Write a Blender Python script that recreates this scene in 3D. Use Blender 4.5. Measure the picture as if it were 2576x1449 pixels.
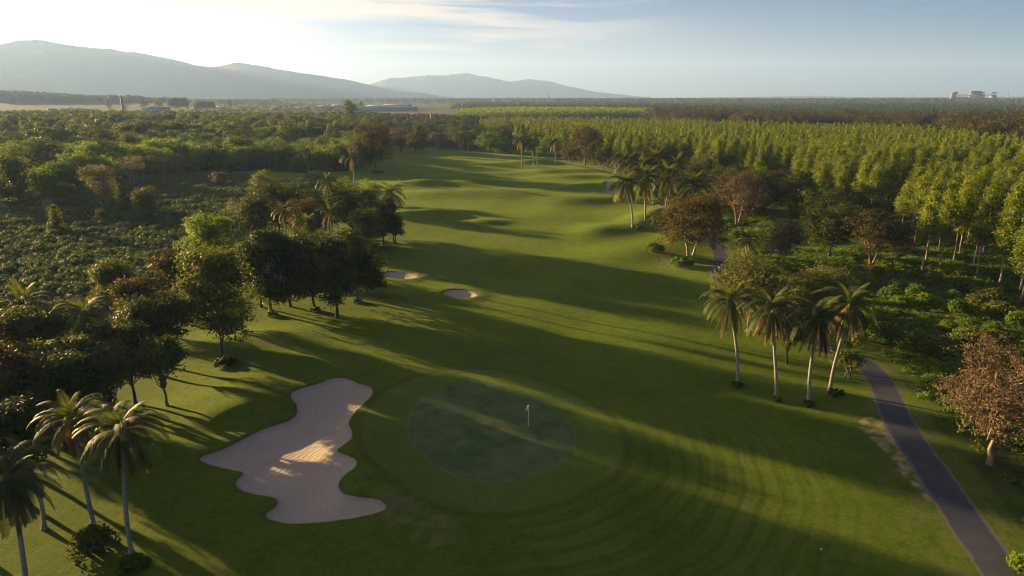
import bpy, math, random
import numpy as np
from mathutils import Vector, Matrix

for o in list(bpy.data.objects):
    bpy.data.objects.remove(o)
scene = bpy.context.scene
C = scene.collection
R = math.radians

# ------------------------------------------------------------------ camera
CAM_H = 30.5
PITCH = R(15.65)
FOC = 1717.0
CX, CY = 1288.0, 724.5
cam = bpy.data.cameras.new('camera')
cam.lens = 36.0 * FOC / 2576.0
cam.sensor_width = 36.0
cam.clip_start = 0.5
cam.clip_end = 40000
cam_o = bpy.data.objects.new('camera', cam)
C.objects.link(cam_o)
cam_o.location = (0, 0, CAM_H)
cam_o.rotation_euler = (math.pi / 2 - PITCH, 0, 0)
scene.camera = cam_o

# ------------------------------------------------------------------ sun, sky, exposure
SUN_EL = R(7.3)
SUN_AZ = R(-57.0)                       # measured from +Y, clockwise positive
TOSUN = Vector((math.sin(SUN_AZ) * math.cos(SUN_EL), math.cos(SUN_AZ) * math.cos(SUN_EL), math.sin(SUN_EL)))
sl = bpy.data.lights.new('sun', 'SUN')
sl.energy = 5.0
sl.angle = R(0.6)
sl.color = (1.0, 0.66, 0.26)
so = bpy.data.objects.new('sun', sl)
C.objects.link(so)
so.rotation_euler = (-TOSUN).to_track_quat('-Z', 'Y').to_euler()
so.location = (-200, 140, 120)

world = bpy.data.worlds.new('World')
scene.world = world
world.use_nodes = True
wn, wl = world.node_tree.nodes, world.node_tree.links
wn.clear()


def build_world():
    out = wn.new('ShaderNodeOutputWorld')
    bg = wn.new('ShaderNodeBackground')
    bg.inputs['Strength'].default_value = 0.05
    sky = wn.new('ShaderNodeTexSky')
    sky.sky_type = 'NISHITA'
    sky.sun_disc = False
    sky.sun_elevation = SUN_EL
    sky.sun_rotation = SUN_AZ
    sky.altitude = 50
    sky.air_density = 0.9
    sky.dust_density = 0.6
    sky.ozone_density = 3.0
    tc = wn.new('ShaderNodeTexCoord')
    # bright hazy aureole of the low sun
    dot = wn.new('ShaderNodeVectorMath'); dot.operation = 'DOT_PRODUCT'
    dot.inputs[1].default_value = TOSUN
    nrm = wn.new('ShaderNodeVectorMath'); nrm.operation = 'NORMALIZE'
    wl.new(tc.outputs['Generated'], nrm.inputs[0])
    wl.new(nrm.outputs[0], dot.inputs[0])
    rmp = wn.new('ShaderNodeMapRange'); rmp.interpolation_type = 'LINEAR'
    rmp.inputs['From Min'].default_value = 0.60
    rmp.inputs['From Max'].default_value = 1.0
    wl.new(dot.outputs['Value'], rmp.inputs['Value'])
    pw = wn.new('ShaderNodeMath'); pw.operation = 'POWER'
    pw.inputs[1].default_value = 2.0
    wl.new(rmp.outputs[0], pw.inputs[0])
    glow = wn.new('ShaderNodeMix'); glow.data_type = 'RGBA'; glow.blend_type = 'ADD'
    glow.inputs['A'].default_value = (0, 0, 0, 1)
    wl.new(pw.outputs[0], glow.inputs['Factor'])
    tint = wn.new('ShaderNodeMix'); tint.data_type = 'RGBA'; tint.blend_type = 'MULTIPLY'
    tint.inputs['Factor'].default_value = 1.0
    tint.inputs['B'].default_value = (.062, .212, .35, 1)
    wl.new(sky.outputs[0], tint.inputs['A'])
    wl.new(tint.outputs['Result'], glow.inputs['A'])
    glow.inputs['B'].default_value = (5.6, 4.35, 2.8, 1)
    # thin cirrus streaks
    mp = wn.new('ShaderNodeMapping')
    mp.inputs['Scale'].default_value = (2.2, 2.2, 30)
    mp.inputs['Rotation'].default_value = (0, R(1.5), 0)
    mp.inputs['Location'].default_value = (0.35, 0.2, 0.5)
    wl.new(nrm.outputs[0], mp.inputs['Vector'])
    nz = wn.new('ShaderNodeTexNoise')
    nz.inputs['Scale'].default_value = 1.5
    nz.inputs['Detail'].default_value = 7
    nz.inputs['Roughness'].default_value = 0.58
    nz.inputs['Distortion'].default_value = 0.6
    wl.new(mp.outputs[0], nz.inputs['Vector'])
    cr = wn.new('ShaderNodeMapRange'); cr.interpolation_type = 'SMOOTHSTEP'
    cr.inputs['From Min'].default_value = 0.40
    cr.inputs['From Max'].default_value = 0.58
    wl.new(nz.outputs['Fac'], cr.inputs['Value'])
    sep = wn.new('ShaderNodeSeparateXYZ')
    wl.new(nrm.outputs[0], sep.inputs[0])
    # clouds thin out to the right and toward the horizon
    mx = wn.new('ShaderNodeMapRange'); mx.interpolation_type = 'SMOOTHSTEP'
    mx.inputs['From Min'].default_value = 0.34
    mx.inputs['From Max'].default_value = -0.20
    wl.new(sep.outputs['X'], mx.inputs['Value'])
    mz = wn.new('ShaderNodeMapRange'); mz.interpolation_type = 'SMOOTHSTEP'
    mz.inputs['From Min'].default_value = 0.02
    mz.inputs['From Max'].default_value = 0.09
    wl.new(sep.outputs['Z'], mz.inputs['Value'])
    m1 = wn.new('ShaderNodeMath'); m1.operation = 'MULTIPLY'
    wl.new(cr.outputs[0], m1.inputs[0]); wl.new(mx.outputs[0], m1.inputs[1])
    m2 = wn.new('ShaderNodeMath'); m2.operation = 'MULTIPLY'
    wl.new(m1.outputs[0], m2.inputs[0]); wl.new(mz.outputs[0], m2.inputs[1])
    m3 = wn.new('ShaderNodeMath'); m3.operation = 'MULTIPLY'
    m3.inputs[1].default_value = 0.8
    wl.new(m2.outputs[0], m3.inputs[0])
    cl = wn.new('ShaderNodeMix'); cl.data_type = 'RGBA'; cl.blend_type = 'MIX'
    wl.new(m3.outputs[0], cl.inputs['Factor'])
    # peach light low over the horizon on the sun's side
    pr = wn.new('ShaderNodeMapRange'); pr.interpolation_type = 'SMOOTHSTEP'
    pr.inputs['From Min'].default_value = -0.20; pr.inputs['From Max'].default_value = 0.9
    wl.new(dot.outputs['Value'], pr.inputs['Value'])
    pz = wn.new('ShaderNodeMapRange'); pz.interpolation_type = 'SMOOTHSTEP'
    pz.inputs['From Min'].default_value = 0.17; pz.inputs['From Max'].default_value = 0.01
    wl.new(sep.outputs['Z'], pz.inputs['Value'])
    pm = wn.new('ShaderNodeMath'); pm.operation = 'MULTIPLY'
    wl.new(pr.outputs[0], pm.inputs[0]); wl.new(pz.outputs[0], pm.inputs[1])
    peach = wn.new('ShaderNodeMix'); peach.data_type = 'RGBA'; peach.blend_type = 'ADD'
    wl.new(pm.outputs[0], peach.inputs['Factor'])
    wl.new(glow.outputs['Result'], peach.inputs['A'])
    peach.inputs['B'].default_value = (1.6, .85, .38, 1)
    wl.new(peach.outputs['Result'], cl.inputs['A'])
    cl.inputs['B'].default_value = (3.1, 2.4, 1.8, 1)
    wl.new(cl.outputs['Result'], bg.inputs['Color'])
    wl.new(bg.outputs[0], out.inputs['Surface'])


build_world()
vs = scene.view_settings
vs.view_transform = 'Standard'
vs.look = 'None'
vs.gamma = 1.0
vs.exposure = 2.95
vs.use_curve_mapping = False
cy = scene.cycles
cy.max_bounces = 5
cy.diffuse_bounces = 2
cy.glossy_bounces = 1
cy.transmission_bounces = 3
cy.volume_bounces = 1
cy.transparent_max_bounces = 4
cy.sample_clamp_indirect = 4.0
cy.use_denoising = True
cy.filter_width = 1.15
cy.caustics_reflective = False
cy.caustics_refractive = False

HAZE_DENSITY = 0.9e-4

# ------------------------------------------------------------------ helpers
cp, sp = math.cos(PITCH), math.sin(PITCH)


def ray(px, py):
    u = (px - CX) / FOC
    v = -(py - CY) / FOC
    return np.array([u, cp + v * sp, -sp + v * cp])


def at(px, py, z=0.0):
    """Point at height z that the photograph shows at (px, py) of its 2576 x 1449 view."""
    d = ray(px, py)
    t = (z - CAM_H) / d[2]
    return float(d[0] * t), float(d[1] * t)


def row_of(y, z=0.0):
    """Picture row of a point at distance y and height z."""
    dz = z - CAM_H
    f = y * cp - dz * sp
    u = y * sp + dz * cp
    return CY - FOC * u / f


def tag(o, label=None, cat=None, group=None, kind=None):
    if label: o['label'] = label
    if cat: o['category'] = cat
    if group: o['group'] = group
    if kind: o['kind'] = kind
    return o


def empty(name, loc, rz=0.0):
    o = bpy.data.objects.new(name, None)
    C.objects.link(o)
    o.location = loc
    o.rotation_euler = (0, 0, rz)
    o.empty_display_size = 0.3
    return o


def link(name, me, parent=None):
    o = bpy.data.objects.new(name, me)
    C.objects.link(o)
    if parent is not None:
        o.parent = parent
    return o


def mesh_np(name, V, quads=None, tris=None, mats=(), mi=None, smooth=False, attrs=None):
    me = bpy.data.meshes.new(name)
    V = np.asarray(V, dtype=np.float32)
    nq = 0 if quads is None else len(quads)
    nt = 0 if tris is None else len(tris)
    me.vertices.add(len(V))
    me.vertices.foreach_set('co', V.ravel())
    loops = []
    if nq: loops.append(np.asarray(quads, dtype=np.int32).ravel())
    if nt: loops.append(np.asarray(tris, dtype=np.int32).ravel())
    L = np.concatenate(loops)
    me.loops.add(len(L))
    me.loops.foreach_set('vertex_index', L)
    me.polygons.add(nq + nt)
    st = np.concatenate([np.arange(nq) * 4, nq * 4 + np.arange(nt) * 3]).astype(np.int32)
    me.polygons.foreach_set('loop_start', st)
    if mi is not None:
        me.polygons.foreach_set('material_index', np.asarray(mi, dtype=np.int32))
    if smooth:
        me.polygons.foreach_set('use_smooth', np.ones(nq + nt, dtype=bool))
    for m in mats:
        me.materials.append(m)
    if attrs:
        for k, a in attrs.items():
            at_ = me.attributes.new(k, 'FLOAT', 'POINT')
            at_.data.foreach_set('value', np.asarray(a, dtype=np.float32))
    me.update(calc_edges=True)
    return me


class MB:
    """Collects vertices, quads and triangles for one mesh."""
    def __init__(self):
        self.V, self.Q, self.T, self.n = [], [], [], 0

    def add(self, V, Q=None, T=None):
        V = np.asarray(V, dtype=float)
        if Q is not None and len(Q): self.Q.append(np.asarray(Q) + self.n)
        if T is not None and len(T): self.T.append(np.asarray(T) + self.n)
        self.V.append(V)
        self.n += len(V)

    def box(self, c, s, rz=0.0):
        x, y, z = s[0] / 2, s[1] / 2, s[2] / 2
        V = np.array([[-x, -y, -z], [x, -y, -z], [x, y, -z], [-x, y, -z], [-x, -y, z], [x, -y, z], [x, y, z], [-x, y, z]])
        ca, sa = math.cos(rz), math.sin(rz)
        V = np.stack([V[:, 0] * ca - V[:, 1] * sa, V[:, 0] * sa + V[:, 1] * ca, V[:, 2]], 1) + np.array(c)
        self.add(V, [[0, 3, 2, 1], [4, 5, 6, 7], [0, 1, 5, 4], [1, 2, 6, 5], [2, 3, 7, 6], [3, 0, 4, 7]])

    def tube(self, P, r, sides=7, cap=True):
        P = np.asarray(P, dtype=float)
        r = np.broadcast_to(np.asarray(r, dtype=float), (len(P),))
        T = np.gradient(P, axis=0)
        T /= np.linalg.norm(T, axis=1)[:, None] + 1e-9
        ref = np.array([0, 0, 1.0]) if abs(T[0][2]) < 0.9 else np.array([1.0, 0, 0])
        a = np.cross(T, ref); a /= np.linalg.norm(a, axis=1)[:, None] + 1e-9
        b = np.cross(T, a)
        th = np.arange(sides) * 2 * math.pi / sides
        V = P[:, None, :] + r[:, None, None] * (np.cos(th)[None, :, None] * a[:, None, :] + np.sin(th)[None, :, None] * b[:, None, :])
        n = len(P)
        i, j = np.meshgrid(np.arange(n - 1), np.arange(sides), indexing='ij')
        j2 = (j + 1) % sides
        Q = np.stack([i * sides + j, i * sides + j2, (i + 1) * sides + j2, (i + 1) * sides + j], -1).reshape(-1, 4)
        T3 = None
        VV = V.reshape(-1, 3)
        if cap:
            VV = np.vstack([VV, P[-1:]])
            k = len(VV) - 1
            T3 = [[(n - 1) * sides + q, (n - 1) * sides + (q + 1) % sides, k] for q in range(sides)]
        self.add(VV, Q, T3)

    def mesh(self, name, mat, smooth=False):
        V = np.concatenate(self.V)
        Q = np.concatenate(self.Q) if self.Q else None
        T = np.concatenate(self.T) if self.T else None
        return mesh_np(name, V, Q, T, [mat], smooth=smooth)

    def build(self, name, mat, parent=None, smooth=False):
        return link(name, self.mesh(name, mat, smooth), parent)


_pr = np.random.RandomState(5)
_G = _pr.rand(256, 256) * 2 * math.pi


def perlin(x, y):
    x = np.asarray(x, dtype=float); y = np.asarray(y, dtype=float)
    xi = np.floor(x).astype(int); yi = np.floor(y).astype(int)
    fx, fy = x - xi, y - yi
    def g(ix, iy, dx, dy):
        a = _G[ix % 256, iy % 256]
        return np.cos(a) * dx + np.sin(a) * dy
    u = fx * fx * fx * (fx * (fx * 6 - 15) + 10)
    v = fy * fy * fy * (fy * (fy * 6 - 15) + 10)
    a = g(xi, yi, fx, fy); b = g(xi + 1, yi, fx - 1, fy)
    c = g(xi, yi + 1, fx, fy - 1); d = g(xi + 1, yi + 1, fx - 1, fy - 1)
    return (a + u * (b - a)) + v * ((c + u * (d - c)) - (a + u * (b - a)))


def fbm(x, y, o=4):
    s, a = 0, 1.0
    for k in range(o):
        s = s + a * perlin(x * 2 ** k + 17.3 * k, y * 2 ** k - 9.1 * k)
        a *= 0.5
    return s


def sstep(a, b, x):
    t = np.clip((x - a) / (b - a), 0, 1)
    return t * t * (3 - 2 * t)


def chaikin(P, closed=True, it=2):
    P = np.asarray(P, dtype=float)
    for _ in range(it):
        Nx = np.roll(P, -1, axis=0) if closed else P[1:]
        A = P if closed else P[:-1]
        Qn = np.stack([0.75 * A + 0.25 * Nx, 0.25 * A + 0.75 * Nx], 1).reshape(-1, 2)
        P = Qn if closed else np.vstack([P[:1], Qn, P[-1:]])
    return P


def seg_dist(x, y, P, closed=True):
    d = np.full(x.shape, 1e9)
    n = len(P)
    for i in range(n if closed else n - 1):
        a, b = P[i], P[(i + 1) % n]
        ab = b - a
        t = np.clip(((x - a[0]) * ab[0] + (y - a[1]) * ab[1]) / (ab @ ab + 1e-12), 0, 1)
        d = np.minimum(d, np.hypot(x - a[0] - t * ab[0], y - a[1] - t * ab[1]))
    return d


def inside(x, y, P):
    x = np.asarray(x, dtype=float); y = np.asarray(y, dtype=float)
    r = np.zeros(x.shape, dtype=bool)
    n = len(P)
    for i in range(n):
        a, b = P[i], P[(i + 1) % n]
        if a[1] == b[1]: continue
        c = ((a[1] > y) != (b[1] > y)) & (x < (b[0] - a[0]) * (y - a[1]) / (b[1] - a[1]) + a[0])
        r ^= c
    return r


def sdf(x, y, P, pad=12.0):
    """Signed distance to a closed outline (negative inside), clamped to pad far away."""
    out = np.full(x.shape, pad)
    lo, hi = P.min(0) - pad, P.max(0) + pad
    m = (x > lo[0]) & (x < hi[0]) & (y > lo[1]) & (y < hi[1])
    if m.any():
        d = seg_dist(x[m], y[m], P)
        out[m] = np.minimum(np.where(inside(x[m], y[m], P), -d, d), pad)
    return out


def W(pts, z=0.0):
    return np.array([at(a, b, z) for a, b in pts])


# ------------------------------------------------------------------ outlines of the course (traced, then laid on the ground)
def zm(pts, ox, oy, k):
    return [(ox + a * k, oy + b * k) for a, b in pts]


BIG = chaikin(W(zm([(125, 630), (150, 610), (250, 580), (380, 515), (500, 450), (600, 420), (680, 395), (718, 350), (710, 300), (680, 270), (672, 240), (700, 215), (800, 185), (860, 170), (900, 145), (960, 138), (1030, 150), (1060, 170), (1120, 185), (1155, 195), (1168, 220), (1150, 255), (1100, 300), (1060, 340), (1030, 380), (1017, 415), (1040, 450), (1043, 480), (1020, 510), (980, 545), (945, 570), (960, 590), (1010, 600), (1055, 615), (1072, 640), (1060, 675), (1010, 710), (975, 740), (957, 780), (962, 810), (1000, 840), (1060, 852), (1150, 860), (1210, 875), (1248, 905), (1240, 930), (1190, 950), (1080, 975), (960, 995), (840, 1005), (700, 1015), (600, 1005), (540, 985), (520, 965), (540, 940), (580, 920), (605, 890), (590, 865), (540, 848), (440, 835), (380, 815), (345, 785), (350, 755), (380, 730), (402, 712), (370, 697), (280, 685), (190, 660), (140, 640)], 447.2, 894.5, .4217)), it=2)
GREEN = chaikin(W(zm([(1370, 440), (1375, 370), (1410, 300), (1470, 240), (1560, 190), (1680, 165), (1800, 160), (1920, 175), (2060, 220), (2200, 290), (2310, 370), (2370, 440), (2385, 510), (2365, 590), (2300, 650), (2200, 700), (2060, 745), (1930, 770), (1800, 772), (1690, 750), (1570, 700), (1470, 640), (1400, 560), (1375, 500)], 447.2, 894.5, .4217)), it=2)
BUNK2 = chaikin(W(zm([(1465, 1040), (1490, 1025), (1560, 1020), (1680, 1028), (1750, 1042), (1793, 1062), (1780, 1080), (1720, 1092), (1620, 1090), (1530, 1078), (1480, 1060)], 575, 415.3, .2646)), it=2)
BUNK3 = chaikin(W(zm([(680, 1200), (700, 1185), (760, 1175), (850, 1180), (920, 1195), (950, 1215), (935, 1235), (860, 1242), (760, 1235), (700, 1220)], 894.5, 351.4, .3224)), it=2)
BUNK4 = chaikin(W([(1496, 485), (1508, 482), (1530, 480.5), (1560, 480), (1590, 481), (1600, 484.5), (1580, 488), (1545, 489), (1515, 488)]), it=2)
BUNK5 = chaikin(W([(1520, 462), (1535, 460.8), (1560, 460.5), (1575, 462), (1565, 464.5), (1540, 465), (1525, 464)]), it=2)
PATH = chaikin(W([(2600, 1560), (2526, 1449), (2462, 1360), (2396, 1262), (2345, 1185), (2292, 1110), (2254, 1050), (2236, 1000), (2217, 960), (2190, 925), (2150, 898), (2090, 874), (2000, 842), (1910, 800), (1845, 750), (1808, 700), (1813, 665), (1814, 640), (1800, 612), (1772, 588), (1725, 556), (1672, 516), (1610, 468), (1560, 443), (1520, 431), (1475, 421), (1400, 408), (1300, 394), (1200, 385.5), (1100, 379), (1000, 373), (900, 366), (800, 362)]), closed=False, it=3)

# mounds of the fairway: picture place of the top, radii along/across (m), height (m), heading (deg)
MOUNDS = [(1640, 552, 20, 5.5, 2.0, 62), (1500, 585, 9, 5, .9, 60), (1080, 545, 9, 6, 1.7, 20), (1215, 562, 7, 4.5, 1.0, 10), (1180, 492, 26, 7, 1.6, -12), (1330, 498, 16, 8, .9, -20),
          (1060, 466, 9, 6, 1.5, 0), (1200, 461, 16, 5, .9, 0), (1500, 505, 16, 7, 1.2, 15), (1010, 415, 9, 8, 1.6, 0), (1130, 420, 18, 8, 1.2, -10),
          (1330, 412, 14, 8, 1.8, 20), (1400, 432, 18, 8, 1.2, 15), (1500, 470, 14, 6, 1.3, 20), (1240, 440, 20, 8, .9, -5), (1440, 447, 15, 7, 1.0, 10),
          (1100, 620, 10, 6, .5, -10), (620, 990, 8, 4.0, .8, -20), (520, 1040, 7, 4, .9, 10), (590, 1065, 6, 2.6, 0.75, 35), (455, 1150, 6, 3.0, .75, 20),
          (545, 1290, 7, 3.4, .7, -30), (760, 930, 8, 4, .7, -10), (650, 860, 7, 4.5, .8, 0), (945, 1120, 6, 3.6, .95, 60), (985, 1225, 6, 3.4, .8, 50), (1600, 640, 14, 8, .6, 20), (1720, 600, 10, 6, .8, 50)]
_M = [(at(a, b) + (l, w, h, R(g))) for a, b, l, w, h, g in MOUNDS]


def base_h(x, y):
    x = np.asarray(x, dtype=float); y = np.asarray(y, dtype=float)
    z = np.zeros(np.broadcast(x, y).shape)
    near = np.exp(-np.maximum(0, y - 330) / 90.0)
    z = z + 0.42 * near * perlin(x / 17.0, y / 17.0) + 0.55 * near * perlin(x / 38.0 + 4, y / 33.0)
    z = z + .95 * sstep(-26, -9, x) * np.exp(-((y - 52) / 16.0) ** 2) * np.exp(-((x + 8) / 14.0) ** 2)
    for mx, my, l, w, h, g in _M:
        dx, dy = x - mx, y - my
        a = dx * math.cos(g) + dy * math.sin(g)
        b = -dx * math.sin(g) + dy * math.cos(g)
        z = z + h * (1.12 if my > 85 else 1.0) * np.exp(-(a / l) ** 2 - (b / w) ** 2)
    z = z + 15 * np.exp(-((y - 1950) / 260.0) ** 2) * sstep(-420, -1000, x) + 26 * np.exp(-((y - 2250) / 300.0) ** 2) * sstep(-1150, -1600, x)
    z = z + sstep(330, 900, y) * 3.0 * fbm(x / 420.0, y / 420.0, 2) * np.exp(-np.maximum(0, y - 2500) / 900.0)
    return z


def on_ground(P):
    """Slide outline points along the sight line from the plane z = 0 onto the mounded ground."""
    Q = P.copy()
    for _ in range(4):
        Q = P * (1 - base_h(Q[:, 0], Q[:, 1]) / CAM_H)[:, None]
    return Q


BIG, BUNK2, BUNK3, BUNK4, BUNK5, PATH = (on_ground(q) for q in (BIG, BUNK2, BUNK3, BUNK4, BUNK5, PATH))
GREEN = GREEN * (1 - .45 / CAM_H)


def course_h(x, y):
    x = np.asarray(x, dtype=float); y = np.asarray(y, dtype=float)
    z = base_h(x, y)
    dp = seg_dist(x, y, PATH[::2], closed=False) if x.size < 4000 else None
    for P, dep in ((BIG, .08), (BUNK2, .5), (BUNK3, .5), (BUNK4, .9), (BUNK5, .6)):
        s = sdf(np.atleast_1d(x), np.atleast_1d(y), P, 14.0)
        s = s.reshape(z.shape)
        z = z - dep * sstep(0.2, -3.2, s) - .16 * sstep(0.05, -.35, s) + .22 * np.exp(-((s - .6) / 1.6) ** 2) * (s > 0) + .22 * np.exp(-(.6 / 1.6) ** 2) * np.exp(s / .6) * (s <= 0)
    g = sdf(np.atleast_1d(x), np.atleast_1d(y), GREEN, 14.0).reshape(z.shape)
    k = sstep(7.0, 0.0, g)
    z = z * (1 - k * .75) + k * .35
    return z


def gz(x, y):
    return float(course_h(np.array([x]), np.array([y]))[0])


def foot(px, py):
    """Where the picture point meets the shaped ground."""
    z = 0.0
    for _ in range(4):
        x, y = at(px, py, z)
        z = gz(x, y)
    return x, y, z


# ------------------------------------------------------------------ node helpers
def nmat(name):
    m = bpy.data.materials.new(name)
    m.use_nodes = True
    m.node_tree.nodes.clear()
    return m, m.node_tree.nodes, m.node_tree.links


def mixc(N, L, fac, a, b, mode='MIX'):
    n = N.new('ShaderNodeMix'); n.data_type = 'RGBA'; n.blend_type = mode
    for key, v in (('Factor', fac), ('A', a), ('B', b)):
        if hasattr(v, 'is_linked'): L.new(v, n.inputs[key])
        elif isinstance(v, (tuple, list)): n.inputs[key].default_value = (*v[:3], 1)
        else: n.inputs[key].default_value = v
    return n.outputs['Result']


def math_(N, L, op, a, b=None, clamp=False):
    n = N.new('ShaderNodeMath'); n.operation = op; n.use_clamp = clamp
    for i, v in enumerate((a, b)):
        if v is None: continue
        if hasattr(v, 'is_linked'): L.new(v, n.inputs[i])
        else: n.inputs[i].default_value = v
    return n.outputs[0]


def noise(N, L, vec, scale, detail=3, rough=.5, dist=0.0, stretch=None):
    if stretch:
        mp = N.new('ShaderNodeMapping'); mp.inputs['Scale'].default_value = stretch
        L.new(vec, mp.inputs['Vector']); vec = mp.outputs[0]
    n = N.new('ShaderNodeTexNoise')
    n.inputs['Scale'].default_value = scale
    n.inputs['Detail'].default_value = detail
    n.inputs['Roughness'].default_value = rough
    n.inputs['Distortion'].default_value = dist
    L.new(vec, n.inputs['Vector'])
    return n.outputs['Fac']


def ramp(N, L, v, lo, hi, smooth=True):
    n = N.new('ShaderNodeMapRange')
    n.interpolation_type = 'SMOOTHSTEP' if smooth else 'LINEAR'
    n.inputs['From Min'].default_value = lo
    n.inputs['From Max'].default_value = hi
    L.new(v, n.inputs['Value'])
    return n.outputs[0]


def attr(N, name):
    n = N.new('ShaderNodeAttribute'); n.attribute_name = name
    return n.outputs['Fac']


def gpos(N):
    return N.new('ShaderNodeNewGeometry').outputs['Position']


def bump(N, L, h, strength, dist):
    b = N.new('ShaderNodeBump')
    b.inputs['Strength'].default_value = strength
    b.inputs['Distance'].default_value = dist
    L.new(h, b.inputs['Height'])
    return b.outputs['Normal']


def finish(N, L, col, rough=.9, normal=None, spec=.15, trans=None, tcol=None, sheen=None):
    out = N.new('ShaderNodeOutputMaterial')
    p = N.new('ShaderNodeBsdfPrincipled')
    p.inputs['Roughness'].default_value = rough
    p.inputs['Specular IOR Level'].default_value = spec
    if hasattr(col, 'is_linked'): L.new(col, p.inputs['Base Color'])
    else: p.inputs['Base Color'].default_value = (*col, 1)
    if sheen:
        L.new(sheen[0], p.inputs['Sheen Weight'])
        p.inputs['Sheen Roughness'].default_value = .6
        p.inputs['Sheen Tint'].default_value = (*sheen[1], 1)
    if normal is not None: L.new(normal, p.inputs['Normal'])
    sh = p.outputs[0]
    if trans:
        t = N.new('ShaderNodeBsdfTranslucent')
        c = tcol if tcol is not None else col
        if hasattr(c, 'is_linked'): L.new(c, t.inputs['Color'])
        else: t.inputs['Color'].default_value = (*c, 1)
        mx = N.new('ShaderNodeMixShader'); mx.inputs[0].default_value = trans
        L.new(sh, mx.inputs[1]); L.new(t.outputs[0], mx.inputs[2])
        sh = mx.outputs[0]
    L.new(sh, out.inputs['Surface'])


def leaf_mat(name, dark, light, trans=.4, tint=(1.15, 1.25, .55), rough=.6, spec=.07, spread=.5, clump=.45):
    m, N, L = nmat(name)
    geo = N.new('ShaderNodeNewGeometry')
    oi = N.new('ShaderNodeObjectInfo')
    n = noise(N, L, geo.outputs['Position'], clump, 3)
    f = math_(N, L, 'ADD', math_(N, L, 'MULTIPLY', geo.outputs['Random Per Island'], .55), math_(N, L, 'MULTIPLY', ramp(N, L, n, .3, .7), .45))
    f = math_(N, L, 'ADD', f, math_(N, L, 'MULTIPLY', math_(N, L, 'SUBTRACT', oi.outputs['Random'], .5), spread), True)
    col = mixc(N, L, f, dark, light)
    tc = mixc(N, L, 1.0, col, tint, 'MULTIPLY')
    finish(N, L, col, rough, None, spec, trans, tc)
    return m


def plain(name, col, rough=.8, spec=.2, var=.25, scale=2.0, bmp=0.0, metal=0.0):
    m, N, L = nmat(name)
    p = gpos(N)
    n = noise(N, L, p, scale, 4, .6)
    c = mixc(N, L, n, [v * (1 - var) for v in col], [min(1, v * (1 + var)) for v in col])
    nb = bump(N, L, n, 1.0, bmp) if bmp else None
    finish(N, L, c, rough, nb, spec)
    return m


def bark(name, col, dark, ring=0.0):
    m, N, L = nmat(name)
    p = gpos(N)
    n = noise(N, L, p, 3.0, 4, .65, 0, (1, 1, .35 if not ring else 2.2))
    c = mixc(N, L, ramp(N, L, n, .3, .7), dark, col)
    if ring:
        w = N.new('ShaderNodeTexWave'); w.bands_direction = 'Z'
        w.inputs['Scale'].default_value = ring
        w.inputs['Distortion'].default_value = 1.5
        L.new(p, w.inputs['Vector'])
        c = mixc(N, L, math_(N, L, 'MULTIPLY', w.outputs['Fac'], .45), c, [v * .45 for v in col])
    nb = bump(N, L, n, .8, .05)
    finish(N, L, c, .9, nb, .1)
    return m

# ------------------------------------------------------------------ terrain, cut along the outlines
def lines(spans):
    out = []
    for a, b, s in spans:
        n = max(1, int(round((b - a) / s)))
        out.append(np.linspace(a, b, n, endpoint=False))
    return np.concatenate(out)


def grow(a, b, s0, k):
    v, s = [a], s0
    while v[-1] < b:
        v.append(v[-1] + s); s *= k
    return np.array(v)


gxr = np.concatenate([lines([(-62, 62, .45), (62, 200, 1.1)]), grow(200, 13000, 2, 1.14)])
gxl = -np.concatenate([lines([(62, 200, 1.2)]), grow(200, 13000, 2, 1.14)])[::-1]
GX = np.unique(np.round(np.concatenate([gxl, gxr]), 4))
GY = np.unique(np.round(np.concatenate([-grow(0, 3000, 6, 1.35)[::-1][:-1], lines([(0, 30, 3), (30, 125, .4), (125, 300, .8), (300, 460, 1.3)]), grow(460, 12500, 2, 1.10)]), 4))
XX, YY = np.meshgrid(GX, GY, indexing='ij')
ZZ = base_h(XX, YY)
SD = {}
for nm, P, dep in (('b1', BIG, .08), ('b2', BUNK2, .5), ('b3', BUNK3, .5), ('b4', BUNK4, .9), ('b5', BUNK5, .6)):
    s = sdf(XX, YY, P, 14.0)
    SD[nm] = s
    ZZ = ZZ - dep * sstep(0.2, -3.2, s) - .16 * sstep(0.05, -.35, s) + np.where(s > 0, .22 * np.exp(-((s - .6) / 1.6) ** 2), .22 * np.exp(-(.6 / 1.6) ** 2) * np.exp(np.minimum(s, 0) / .6))
g_ = sdf(XX, YY, GREEN, 32.0)
SD['green'] = g_
k_ = sstep(7.0, 0.0, g_)
ZZ = ZZ * (1 - k_ * .75) + k_ * .35
mp_ = (XX > -160) & (XX < 80) & (YY > 20) & (YY < 480)
pd = np.full(XX.shape, 40.0)
pd[mp_] = seg_dist(XX[mp_], YY[mp_], PATH, closed=False)
pd = np.minimum(pd, 40.0)
SD['path'] = pd - (1.5 + .12 * perlin(XX / 3.0, YY / 3.0) + .16 * perlin(XX / .9, YY / .9))

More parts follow.
